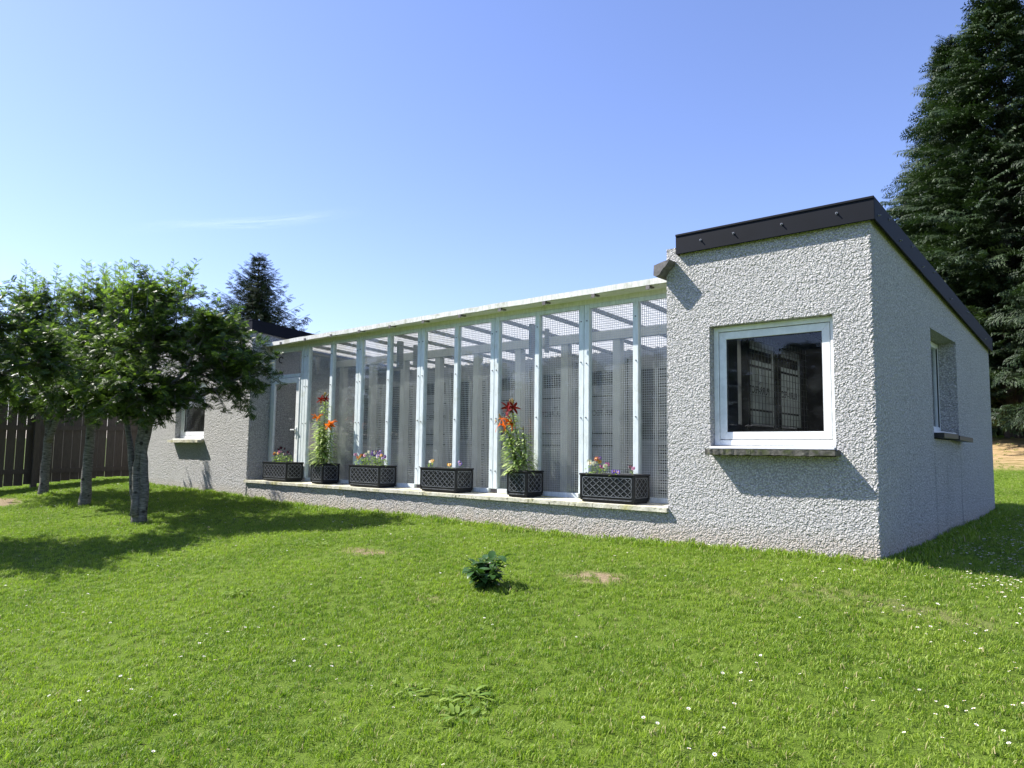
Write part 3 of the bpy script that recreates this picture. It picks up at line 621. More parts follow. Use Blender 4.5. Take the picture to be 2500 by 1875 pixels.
# eaves: white board, soffit, brackets
a = MB(); xs = np.linspace(-11.16, -3.60, 40); zt = [2.602+.046*min(1,i/26)+random.uniform(-.003,.003) for i in range(40)]
for k in range(39): a.hexa([(xs[k],6.64,zt[k]-.062),(xs[k+1],6.64,zt[k+1]-.062),(xs[k+1],6.675,zt[k+1]-.062),(xs[k],6.675,zt[k]-.062),(xs[k],6.64,zt[k]),(xs[k+1],6.64,zt[k+1]),(xs[k+1],6.675,zt[k+1]),(xs[k],6.675,zt[k])])
R('eaves_board', a, M_RAILW)
a = MB(); a.box(-11.34, -3.60, 6.675, 6.868, 2.582, 2.594); a.box(-11.34,-3.6,6.868,6.93,2.531,2.594); R('soffit', a, M_SOFF)
for k in range(11):
    x = -10.72+k*.683; a = MB(); a.box(x-.018, x+.018, 6.648, 6.74, 2.566, 2.5815).box(x-.022, x+.022, 6.632, 6.639, 2.54, 2.58); R('bracket', a, M_LEAD)
# translucent roof on rafters
a = MB(); nx = 260; xs = np.linspace(-11.3, -3.62, nx); zz = [2.632+.010*math.sin(i*1.5) for i in range(nx)]
a.add([(xs[i],6.90,zz[i]-.045) for i in range(nx)]+[(xs[i],9.78,zz[i]-.205) for i in range(nx)], [(i,i+1,nx+i+1,nx+i) for i in range(nx-1)]); R('roof_sheet', a, M_POLY)
for k in range(12):
    x = -11.05+k*.683; a = MB(); a.bar((x,6.94,2.535),(x,9.74,2.375),.030,.045); R('rafter', a, M_RAFT)
a = MB(); a.box(-11.3,-3.62,7.98,8.06,2.30,2.42); R('purlin', a, M_CREAM)
for k in range(10):
    x = -10.9+k*.822; a = MB(); a.box(x-.055,x+.055,7.99,8.09,.25,2.30); R('inner_post', a, M_CREAM, bevel=.004)
    if k % 3 == 0:
        a = MB(); a.box(x+.20,x+.24,6.99,7.08,2.02,2.42).box(x+.2,x+.235,7.3,7.36,2.1,2.4); R('light_fitting', a, M_MAS)
# glazing and mesh
bays = []
es = [(DBL[i]+.07, SNG[i]-.033) for i in range(5)]+[(SNG[i]+.033, (DBL[i+1]-.07) if i < 4 else -3.6) for i in range(5)]
es.sort()
for x0, x1 in es:
    a = MB(); a.box(x0+.004, x1-.004, PY0+.022, PY0+.026, ZB+.055, ZT-.048); R('pane', a, M_GLASS)
    m = MB(); p = .026; t = .0021
    for x in np.arange(x0+.01, x1, p): m.box(x-t, x+t, PY1+.021, PY1+.024, ZB+.05, ZT)
    for z in np.arange(ZB+.06, ZT, p): m.box(x0, x1, PY1+.024, PY1+.027, z-t, z+t)
    R('wire_mesh', m, M_WIRE)
# door bay
a = MB(); a.box(-11.342,-11.30,PY0,PY1,ZB,ZT).box(-10.46,-10.40,PY0,PY1,ZB,ZT).box(-11.30,-10.46,PY0,PY1,2.02,2.075).box(-11.30,-10.46,PY0,PY1,2.45,ZT); R('door_frame', a, M_POST, bevel=.003)
m = MB()
for x in np.arange(-11.29,-10.46,.026): m.box(x-.0016,x+.0016,PY1+.001,PY1+.004,2.07,ZT)
for z in np.arange(2.08,ZT,.026): m.box(-11.3,-10.46,PY1+.004,PY1+.007,z-.0016,z+.0016)
R('wire_mesh', m, M_WIRE)
a = MB(); dx0, dx1, dz0, dz1 = -11.294,-10.466,ZB+.01,2.012
a.box(dx0,dx0+.09,PY0-.012,PY1-.02,dz0,dz1).box(dx1-.09,dx1,PY0-.012,PY1-.02,dz0,dz1).box(dx0+.09,dx1-.09,PY0-.012,PY1-.02,dz1-.09,dz1).box(dx0+.09,dx1-.09,PY0-.012,PY1-.02,dz0,dz0+.16)
dr = R('door', a, M_UPVC, bevel=.004)
a = MB(); a.box(dx0+.09,dx1-.09,PY0+.006,PY0+.011,dz0+.16,dz1-.09); build('pane', a, M_GLASS, dr)
a = MB(); a.box(dx1-.062,dx1-.035,PY0-.022,PY0-.012,1.02,1.20).box(dx1-.17,dx1-.04,PY0-.05,PY0-.034,1.145,1.165).box(dx1-.058,dx1-.040,PY0-.05,PY0-.022,1.142,1.168); build('handle', a, M_UPVC, dr, bevel=.003)
a = MB(); a.tube([(-11.05+.07*math.cos(t), PY0-.012+.004*t, 2.33+.05*math.sin(t)) for t in np.linspace(.4,4.9,14)], [.009]*14, 6); R('hose_end', a, M_BLACK, smooth=True)
# inside: floor, back wall, pen fronts with slats, boards, dark hatches and reversed lettering
a = MB(); a.box(RX0,RX1,6.905,9.75,.20,.25); R('run_floor', a, M_CONC)
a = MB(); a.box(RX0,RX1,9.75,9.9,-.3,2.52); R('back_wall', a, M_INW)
for k in range(9):
    x0 = -10.9+k*.822+.075; x1 = x0+.66; y = 8.35
    if k in (2,4,6,8) or k == 5:
        q = thing('hatch_board', ['','','pale hatch board behind the third double post from the left','','pale hatch board inside the middle of the run','pale hatch board right of the run\'s middle','pale hatch board behind the lilies in the right hand pot','','pale hatch board at the right end inside the run'][k], 'hatch board', (0,0,0), 0, 'hatch boards inside the run')
        a = MB(); a.box(x0,x1,y,y+.03,.3,.93).box(x0,x0+.07,y,y+.03,.93,.955).box(x1-.07,x1,y,y+.03,.93,.955).box(x0,x1,y,y+.03,.955,1.10).box(x0,x0+.05,y,y+.03,1.10,1.125).box(x1-.09,x1,y,y+.03,1.1,1.125).box(x0,x1,y,y+.03,1.125,1.60)
        a.box(x0,x0+.07,y,y+.03,1.6,1.625).box(x1-.07,x1,y,y+.03,1.6,1.625).box(x0,x1,y,y+.03,1.625,1.76).box(x0,x0+.09,y,y+.03,1.76,1.95).box(x1-.09,x1,y,y+.03,1.76,1.95).box(x0,x1,y,y+.03,1.95,2.1)
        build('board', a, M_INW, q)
        b_ = MB(); b_.box(x0,x1,y+.06,y+.07,.3,2.1); build('backing', b_, M_DARKIN, q)  # dark sheet so the slots read as shaded openings
        letters('lettering','THE',.05,((x0+x1)/2,y,1.455),(-1,0,0),(0,0,1),q,(0,-1,0)); letters('lettering','PURR-FECT',.10,((x0+x1)/2,y,1.35),(-1,0,0),(0,0,1),q,(0,-1,0))
    else:
        q = thing('slatted_shutter', ['slatted shutter inside the run behind the door','slatted shutter inside the run behind the left lily pot','','slatted shutter inside the run behind the third planter','','','','slatted shutter inside the run, second from its right end',''][k], 'shutter', (0,0,0), 0, 'slatted shutters inside the run')
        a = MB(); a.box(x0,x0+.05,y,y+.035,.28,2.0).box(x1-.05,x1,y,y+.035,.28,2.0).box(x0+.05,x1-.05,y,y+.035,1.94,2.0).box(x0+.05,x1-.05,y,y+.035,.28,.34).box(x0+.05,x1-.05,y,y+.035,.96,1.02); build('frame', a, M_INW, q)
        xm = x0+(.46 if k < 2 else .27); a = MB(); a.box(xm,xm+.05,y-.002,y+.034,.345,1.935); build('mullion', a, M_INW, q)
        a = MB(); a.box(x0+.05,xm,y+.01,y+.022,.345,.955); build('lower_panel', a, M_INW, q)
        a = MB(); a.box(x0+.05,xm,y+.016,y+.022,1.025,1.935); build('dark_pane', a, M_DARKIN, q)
        x0_ = x0; x0 = xm
        sm = MB(); sm.hexa([(x0+.05,y+.004,-.012),(x1-.05,y+.004,-.012),(x1-.05,y+.024,.006),(x0+.05,y+.024,.006),(x0+.05,y+.004,-.008),(x1-.05,y+.004,-.008),(x1-.05,y+.024,.010),(x0+.05,y+.024,.010)])
        me = sm.mesh('slat', M_INW)
        for z in list(np.arange(.37,.95,.042))+list(np.arange(1.05,1.93,.042)): s = link('slat', me, q); s.location = (0,0,z)
        x0 = x0_
        b_ = MB(); b_.box(x0,x1,y+.06,y+.07,.28,2.0); build('backing', b_, M_DARKIN, q)  # dark sheet standing in for the shade behind the slats

# ------------------------------------------------------------------ planters
def lattice_face(mb, w, h, org, du, nrm, nd):
    """raised diamond lattice w x h on a face; du = unit vector along, nrm outward"""
    org, du, nrm = Vector(org), Vector(du), Vector(nrm); dv = Vector((0,0,1)); t = .0050; d = .0055
    def strip_(p, q, wd):
        a, b = org+du*p[0]+dv*p[1], org+du*q[0]+dv*q[1]; mb.bar(a+nrm*d*.5, b+nrm*d*.5, wd, d, 1, nrm)
    for a, b in (((0,0),(w,0)),((0,h),(w,h)),((0,0),(0,h)),((w,0),(w,h))): strip_(a, b, .0065)
    sp = w/nd; k = h/ (round(h/sp/1.25) or 1) if False else h/3.0
    m = k/sp   # slope
    i = -8
    for sgn in (1, -1):
        for i in range(-6, nd+7):
            x0 = i*sp; pts = []
            # line z = m*(x-x0)*sgn + (0 if sgn>0 else h)
            def zx(x): return m*(x-x0) if sgn > 0 else h-m*(x-x0)
            xa, xb = x0, x0+h/m
            xa2, xb2 = max(xa, 0), min(xb, w)
            if xb2-xa2 > .004: strip_((xa2, zx(xa2)), (xb2, zx(xb2)), t)
def planter(x0, x1, yf, yb, lab):
    z0 = .337; w, d, H = x1-x0, yb-yf, .300
    q = thing('planter', lab, 'planter', ((x0+x1)/2, (yf+yb)/2, z0), 0, 'black lattice planters on the ledge')
    hx, hy = w/2, d/2; a = MB()
    a.box(-hx+.018,hx-.018,-hy+.018,hy-.018,0,.018)
    a.box(-hx+.004,hx-.004,-hy+.004,hy-.004,.018,.04)
    # walls
    t = .012
    a.box(-hx+.008,hx-.008,-hy+.008,-hy+.008+t,.04,H-.02).box(-hx+.008,hx-.008,hy-.008-t,hy-.008,.04,H-.02).box(-hx+.008,-hx+.008+t,-hy+.008+t,hy-.008-t,.04,H-.02).box(hx-.008-t,hx-.008,-hy+.008+t,hy-.008-t,.04,H-.02)
    # corner pillars
    for sx in (-1,1):
        for sy in (-1,1): a.box(min(sx*hx,sx*(hx-.03)),max(sx*hx,sx*(hx-.03)),min(sy*hy,sy*(hy-.03)),max(sy*hy,sy*(hy-.03)),.04,H-.02)
    build('body', a, M_PLANT, q, bevel=.003)
    a = MB(); a.box(-hx-.006,hx+.006,-hy-.006,-hy+.022,H-.02,H).box(-hx-.006,hx+.006,hy-.022,hy+.006,H-.02,H).box(-hx-.006,-hx+.022,-hy+.022,hy-.022,H-.02,H).box(hx-.022,hx+.006,-hy+.022,hy-.022,H-.02,H)
    build('rim', a, M_PLANT, q, bevel=.004)
    nd = max(3, round((w-.08)/.085)); zl, hl = .062, H-.02-.082
    for org, du, nrm, ww, n_ in (((-hx+.036,-hy+.008,zl),(1,0,0),(0,-1,0),w-.072,nd),((hx-.008,-hy+.036,zl),(0,1,0),(1,0,0),d-.072,3),((-hx+.008,-hy+.036,zl),(0,1,0),(-1,0,0),d-.072,3)):
        m = MB(); lattice_face(m, ww, hl, org, du, nrm, n_); build('lattice', m, [M_PLANT, M_LATT], q)
    # silvery worn edge lines
    m = MB(); m.box(-hx+.035,hx-.035,-hy+.001,-hy+.004,.028,.034)
    build('worn_edge', m, M_LATT, q)
    a = MB(); n = 12; 
    for i in range(n):
        for j in range(6):
            pass
    a.box(-hx+.02,hx-.02,-hy+.02,hy-.02,H-.06,H-.035); build('soil', a, M_SOIL, q)
    return q
PL = [(-10.93,-10.25,'long black planter of dark pansies, leftmost on the ledge'),(-9.60,-9.30,'square black lattice planter holding the left lilies'),
      (-8.67,-8.0,'long black planter packed with violet and rust pansies'),(-7.18,-6.525,'long black planter nearly empty but for small flowers'),
      (-5.70,-5.40,'square black lattice planter holding the right lilies'),(-4.665,-3.995,'long black planter nearest the right wing, cream and plum pansies at its left')]
for x0, x1, lab in PL: planter(x0, x1, 6.535, 6.84, lab)

# ------------------------------------------------------------------ flowers
def leaf_strip(mb, o, d, n, L, W, curl=.4, seg=4, mi=0, fold=.15):
    """one blade shaped leaf from o along d with upper side n"""
    o, d, n = Vector(o), Vector(d).normalized(), Vector(n); s = d.cross(n).normalized(); n = s.cross(d)
    V = []; p = o.copy(); dd = d.copy()
    for i in range(seg+1):
        t = i/seg; wd = W*math.sin(math.pi*min(1, .12+.88*t))**.8*(1 if t < 1 else 0)*.5
        V += [p-s*wd+n*fold*wd, p, p+s*wd+n*fold*wd]
        dd = (dd-n*curl/seg).normalized(); p = p+dd*(L/seg)
    mb.add(V, [(3*i+a_, 3*i+a_+1, 3*i+a_+4, 3*i+a_+3) for i in range(seg) for a_ in (0,1)], mi)
def lily_flower_mesh(name, m, R_=.066):
    mb = MB()
    for k in range(6):
        a = 2*math.pi*k/6+.2; W = .030 if k % 2 else .024; d = Vector((math.cos(a)*.75, math.sin(a)*.75, .75)); n = Vector((-math.cos(a)*.6, -math.sin(a)*.6, .6))
        leaf_strip(mb, (0,0,0), d, n, R_*1.5, W, 1.7, 6, 0, .25)
    for k in range(6):
        a = 2*math.pi*k/6; mb.tube([(0,0,.01),(math.cos(a)*.016,math.sin(a)*.016,.05)], [.0012,.0009], 3, 1); mb.box(math.cos(a)*.016-.003,math.cos(a)*.016+.003,math.sin(a)*.016-.003,math.sin(a)*.016+.003,.048,.053,2)
    return mb.mesh(name, [m, M_STEM, P_RUST], True)
LF_O = lily_flower_mesh('orange_flower', P_OR); LF_R = lily_flower_mesh('red_flower', P_RED)
BUD = MB(); BUD.tube([(0,0,0),(0,0,.012),(0,0,.03),(0,0,.048),(0,0,.058)], [.004,.009,.0105,.007,.002], 7); BUDM = BUD.mesh('bud', leafmat('lily_bud', (.20,.10,.03), (.38,.30,.08), .2), True)
def lily(x, y, z, H, lean, lab, flowers, seed, nleaf=85, L=.10):
    nleaf = int(nleaf*1.9); random.seed(seed); q = thing('lily', lab, 'lily', (x,y,z), 0, 'lilies in the square planters')
    top = Vector((lean[0], lean[1], H)); path = [Vector((lean[0]*t**1.3, lean[1]*t**1.3, H*t)) for t in np.linspace(0,1,9)]
    mb = MB(); mb.tube(path, list(np.linspace(.0065,.004,9)), 7); build('stem', mb, M_STEM, q, smooth=True)
    mb = MB()
    for i in range(nleaf):
        t = .03+.9*(i/nleaf); k = t*8; a = min(int(k),7); p = path[a].lerp(path[a+1], k-a); ang = i*2.4+random.uniform(-.3,.3); up = random.uniform(.1,.55)
        d = Vector((math.cos(ang), math.sin(ang), up)); l = 2.0*L*(1.05-.45*t)*random.uniform(.8,1.15)
        leaf_strip(mb, p, d, (0,0,1), l, .028, random.uniform(.2,1.2), 4)
    build('leaves', mb, M_LILY, q, smooth=True, kind='stuff')
    for (dx, dy, dz, kind, rx, ry, s_) in flowers:
        me = {'o': LF_O, 'r': LF_R, 'b': BUDM}[kind]; o = link('bud' if kind == 'b' else 'flower', me, q); o.location = top+Vector((dx,dy,dz)); o.rotation_euler = (rx, ry, random.uniform(0,6)); o.scale = (s_,)*3
        st = MB(); st.tube([top+Vector((0,0,-.03)), top+Vector((dx,dy,dz))], [.003,.0025], 5); build('stalk', st, M_STEM, q)
    return q
zL = .60
lily(-9.47,6.67,zL,1.04,(-.01,.0),'tallest left lily stem, dark red buds opening at its top',[(-.05,-.03,-.05,'r',.5,-.9,1.0),(.045,-.03,-.04,'r',.4,.8,.8),(.0,-.02,.01,'b',0,.1,1.1),(-.03,0,.01,'b',0,-.4,1),(.03,0,.0,'b',.2,.5,1),(.01,-.03,-.02,'b',.7,.2,1.1),(-.02,.02,.03,'b',0,0,.8)],21,110,.085)
lily(-9.52,6.63,zL,.72,(-.02,-.02),'shorter left lily stem with two open orange flowers',[(-.065,-.02,.0,'o',.7,-.5,1.0),(.06,-.02,.01,'o',.7,.55,1.0),(0,.01,.03,'b',0,.1,.8)],22,80,.11)
lily(-9.37,6.66,zL,.60,(.10,.0),'left pot lily leaning right under one round orange flower head',[(-.03,-.02,.02,'o',.5,-.5,1.15),(.03,-.02,.02,'o',.6,.6,1.1),(0,-.04,.0,'o',1.2,0,1.0)],23,75,.09)
lily(-5.57,6.66,zL,.74,(-.16,-.02),'right pot lily stem bent left, crimson flower on top',[(-.04,-.03,.02,'r',.8,-.6,1.15),(.05,-.03,.02,'r',.6,.8,1.1),(.0,-.05,-.02,'r',1.4,0,1.15),(-.02,0,.07,'b',0,-.1,1.1),(.02,0,.07,'b',0,.3,1.0),(.0,.01,.08,'b',0,0,1.1)],24,105,.085)
lily(-5.60,6.63,zL,.55,(-.20,-.02),'right pot lily under a large spread orange flower cluster',[(-.055,-.03,.01,'o',.9,-.7,1.25),(.035,-.02,.05,'o',.5,.3,1.2),(.10,-.02,.02,'o',.7,.9,1.15),(.01,-.06,.0,'o',1.3,0,1.25),(-.11,0,.07,'b',0,-.6,1.1),(-.08,0,.09,'b',0,-.2,1.1),(-.14,0,.05,'b',0,-1.0,1.0)],25,95,.10)
lily(-9.44,6.61,zL,.62,(.03,0),'leafy flowerless lily stem in front of the left pot group',[(0,0,0,'b',0,0,.8)],27,80,.10)
lily(-9.55,6.72,zL,.55,(-.05,0),'leafy flowerless lily stem at the back left of the left pot',[(0,0,0,'b',0,0,.8)],28,70,.10)
lily(-5.63,6.60,zL,.42,(-.08,0),'short leafy stem at the left of the right pot, without flower',[(0,0,0,'b',0,0,.8)],29,70,.10)
lily(-5.52,6.68,zL,.50,(-.06,.0),'short flowerless lily stem in the right pot',[(0,0,0,'b',0,0,.8)],26,75,.10)

def pansy_flower_mesh(name, m, face):
    mb = MB(); R_ = .019
    for k, a in enumerate((.5, 2.64, -.55, 3.7, -1.57)):
        cx, cz = math.cos(a)*R_*.55, math.sin(a)*R_*.55; yy = -.002+.0012*k; rr = R_*(.62 if k < 4 else .68)
        mb.add([(cx, yy-.002, cz)]+[(cx+rr*math.cos(t), yy+.003*math.cos(t*2), cz+rr*math.sin(t)) for t in np.linspace(0,2*math.pi,9)[:-1]], [(0,1+i,1+(i+1)%8) for i in range(8)], 0)
    mb.add([(.0055*math.cos(t), -.0065, .0055*math.sin(t)-.002) for t in np.linspace(0,2*math.pi,7)[:-1]], [tuple(range(6))], 1)
    return mb.mesh(name, [m, face])
PF = {'p': pansy_flower_mesh('pansy_flower', P_PUR, P_YEL), 'y': pansy_flower_mesh('pansy_flower', P_YEL, P_RUST), 'w': pansy_flower_mesh('pansy_flower', P_WHT, P_YEL), 'k': pansy_flower_mesh('pansy_flower', P_PNK, P_DK), 'd': pansy_flower_mesh('pansy_flower', P_DK, P_RED), 'r': pansy_flower_mesh('pansy_flower', P_RUST, P_YEL)}
def pansy(x, y, lab, cols, nl, rad, H, seed, grp='pansies in the long planters'):
    H *= 1.6; random.seed(seed); z = .625; q = thing('pansy', lab, 'pansy', (x,y,z), 0, grp); mb = MB()
    for i in range(nl):
        a = random.uniform(0,6.283); rr = rad*math.sqrt(random.random()); h = random.uniform(.0,H)*(1-.4*rr/rad)
        leaf_strip(mb, (rr*math.cos(a),rr*.8*math.sin(a),h), (math.cos(a)*.8,math.sin(a)*.8,random.uniform(-.2,.7)), (0,0,1), random.uniform(.028,.052), random.uniform(.016,.026), .8, 3)
    for i in range(max(3,nl//8)):
        a = random.uniform(0,6.283); mb.tube([(0,0,0),(rad*.5*math.cos(a),rad*.5*math.sin(a),H*.8)], [.002,.0015], 3)
    build('foliage', mb, M_PANL, q, kind='stuff', smooth=True)
    for i, c_ in enumerate(cols):
        a = i*2.4+random.uniform(-.5,.5); rr = rad*random.uniform(.35,.95); o = link('flower', PF[c_], q)
        o.location = (rr*math.cos(a)*1.15, rr*math.sin(a)*.5-.025, H*random.uniform(.75,1.25)+.01); o.rotation_euler = (random.uniform(-.7,.1),0,random.uniform(-.1,.9)); o.scale = (random.uniform(.9,1.35),)*3
    return q
pansy(-10.77,6.68,'amber pansies at the left of the first planter','yyr',38,.09,.09,31)
pansy(-10.60,6.67,'dark plum pansies in the middle of the first planter','ddkdd',48,.10,.12,32)
pansy(-10.42,6.67,'blackish pansies at the right of the first planter','ddd',42,.09,.09,33)
pansy(-8.56,6.66,'rust brown pansies at the left of the third planter','rrrrky',42,.10,.08,34)
pansy(-8.38,6.67,'pale cream and white pansies in the third planter','wwwpk',52,.11,.10,35)
pansy(-8.22,6.67,'deep violet pansies in the middle right of the third planter','ppppppd',55,.11,.10,36)
pansy(-8.07,6.66,'mixed violet and amber pansies at the right of the third planter','ppykwp',45,.08,.08,37)
pansy(-7.06,6.63,'tiny yellow green pansies at the left of the sparse planter','yw',14,.05,.06,38)
pansy(-6.70,6.60,'single amber pansy in the sparse planter','yy',5,.03,.025,39)
pansy(-6.57,6.66,'violet pansy at the right of the sparse planter','pp',6,.03,.045,40)
pansy(-4.56,6.60,'cream pansies at the left end of the last planter','wwww',26,.06,.07,41)
pansy(-4.47,6.61,'amber pansies above the rim of the last planter','yyrp',22,.05,.09,42)
pansy(-4.38,6.60,'plum and violet pansies in the last planter','kkwp',24,.05,.06,43)
pansy(-4.23,6.57,'pale violet pansy trailing over the rim of the last planter','pppp',12,.05,.015,44)
pansy(-4.08,6.64,'plum pansy at the right end of the last planter','kd',6,.03,.04,45)
# small lily shoots
for (x,y,s_,lab) in ((-9.70,6.62,61,'spindly pale seedling between the first planter and the left lily pot'),(-5.43,6.72,62,'small leafy shoot at the right edge of the right lily pot')):
    random.seed(s_); q = thing('seedling', lab, 'seedling', (x,y,.56), 0); mb = MB(); mb.tube([(0,0,0),(-.02,0,.14),(-.05,-.01,.28)], [.003,.0025,.001], 5); build('stem', mb, M_STEM, q)
    mb = MB()
    for i in range(26 if s_ == 61 else 14): t = random.random(); a = random.uniform(0,6.28); leaf_strip(mb, (-.05*t*t,0,.28*t*(1 if s_ == 61 else .6)), (math.cos(a),math.sin(a),.4), (0,0,1), random.uniform(.03,.06), .012, .6, 3)
    build('leaves', mb, M_LILY, q, kind='stuff')

# ------------------------------------------------------------------ broad leaved plant on the lawn and low weeds
random.seed(5)
bx, by = -4.02, 4.38; bq = thing('hydrangea_shoot_clump', 'dark glossy broad leaved clump alone in the middle of the lawn', 'plant', (bx,by,float(gz(bx,by))))
lms = []
for k in range(6):
    mb = MB(); leaf_strip(mb, (0,0,0), (1,0,.25), (0,0,1), .11, .062, .7+.25*k, 6, 0, .22); lms.append(mb.mesh('leaf', M_HOSTA, True))
stm = MB()
for k in range(16):
    a = k*2.4; rr = .05+.11*((k*.37) % 1); h = .10+.15*((k*.61) % 1); p = Vector((rr*math.cos(a), rr*math.sin(a), h)); stm.tube([(0.3*p.x,.3*p.y,0), p*.6, p], [.005,.004,.003], 5)
    for j in range(9):
        o = link('leaf', lms[(k*3+j) % 6], bq); hh = h*(1-.11*j)+.01; t = hh/h; o.location = (p.x*(.35+.65*t), p.y*(.35+.65*t), max(.02,hh)); o.rotation_euler = (random.uniform(-.3,.3), random.uniform(-.7,.1), a+j*2.2+random.uniform(-.4,.4)); o.scale = (random.uniform(.7,1.15),)*3
build('stems', stm, M_STEM, bq)
for (x,y,n,s_,lab) in ((-2.62,2.76,34,71,'low broad leaved weed rosette in the near lawn, larger'),(-2.95,2.62,14,72,'small weed rosette left of the larger near one'),(-2.50,2.55,16,75,'small weed rosette in front of the larger near one'),(-6.6,4.65,26,73,'pale leafy weed patch in the lawn right of the trees'),(-5.6,3.2,20,74,'small weed at the left of the lawn')):
    random.seed(s_); q = MB()
    for i in range(n):
        a = random.uniform(0,6.28); rr = random.uniform(0,.13); leaf_strip(q, (rr*math.cos(a),rr*math.sin(a),.012), (math.cos(a+random.uniform(-.8,.8)),math.sin(a),random.uniform(.2,.8)), (0,0,1), random.uniform(.04,.085), random.uniform(.015,.028), .8, 4)
    o = build('lawn_weed', q, leafmat('weed_leaf', (.11,.20,.025), (.26,.35,.06), .35, .5), smooth=True); o.location = (x,y,float(gz(x,y))+.01); tag(o, lab, 'weed')

# ------------------------------------------------------------------ fence
fe = thing('fence', 'dark stained vertical board fence behind the left trees', 'fence', (0,0,0))
yy = 2.6; k = 0
while yy < 9.6:
    g0 = float(gz(-17, yy)); random.seed(900+k); a = MB(); w_ = .159+random.uniform(-.004,.004)
    a.box(-17.062,-17.04,yy,yy+w_,g0+.06+random.uniform(0,.03),g0+1.82); build('board', a, M_FENCE, fe); yy += .168; k += 1
for z in (.30, 1.17):
    a = MB(); a.bar((-17.015,2.6,z-.03),(-17.015,9.6,z+.13),.045,.095); build('rail', a, M_FENCE, fe)
for y in (2.7,5.05,7.4):
    a = MB(); a.box(-16.99,-16.89,y,y+.1,-.3,1.78); build('post', a, M_FENCE, fe, bevel=.006)

# ------------------------------------------------------------------ trees
def rowan_leaf_template():
    V, F = [], []
    def diamond(bx_, by_, bz_, ang, L, W, dz):
        c, s = math.cos(ang), math.sin(ang); b = len(V)
        V.extend([(bx_,by_,bz_),(bx_+c*L*.5-s*W/2,by_+s*L*.5+c*W/2,bz_+.004+dz*.4),(bx_+c*L,by_+s*L,bz_+dz),(bx_+c*L*.5+s*W/2,by_+s*L*.5-c*W/2,bz_+.004+dz*.4)]); F.append((b,b+1,b+2,b+3))
    for i in range(6):
        t = .22+.14*i; x = .135*t; z = -.03*t*t
        for s in (1,-1): diamond(x, 0, z, s*1.05, .050*(1-.2*abs(i-2.5)/3), .020, -.012)
    diamond(.135*1.02, 0, -.03, 0, .04, .017, -.01)
    b = len(V); V.extend([(0,-.0012,0),(0,.0012,0),(.135,.0008,-.03),(.135,-.0008,-.03)]); F.append((b,b+1,b+2,b+3))
    return np.array(V), np.array(F)
RLV, RLF = rowan_leaf_template()
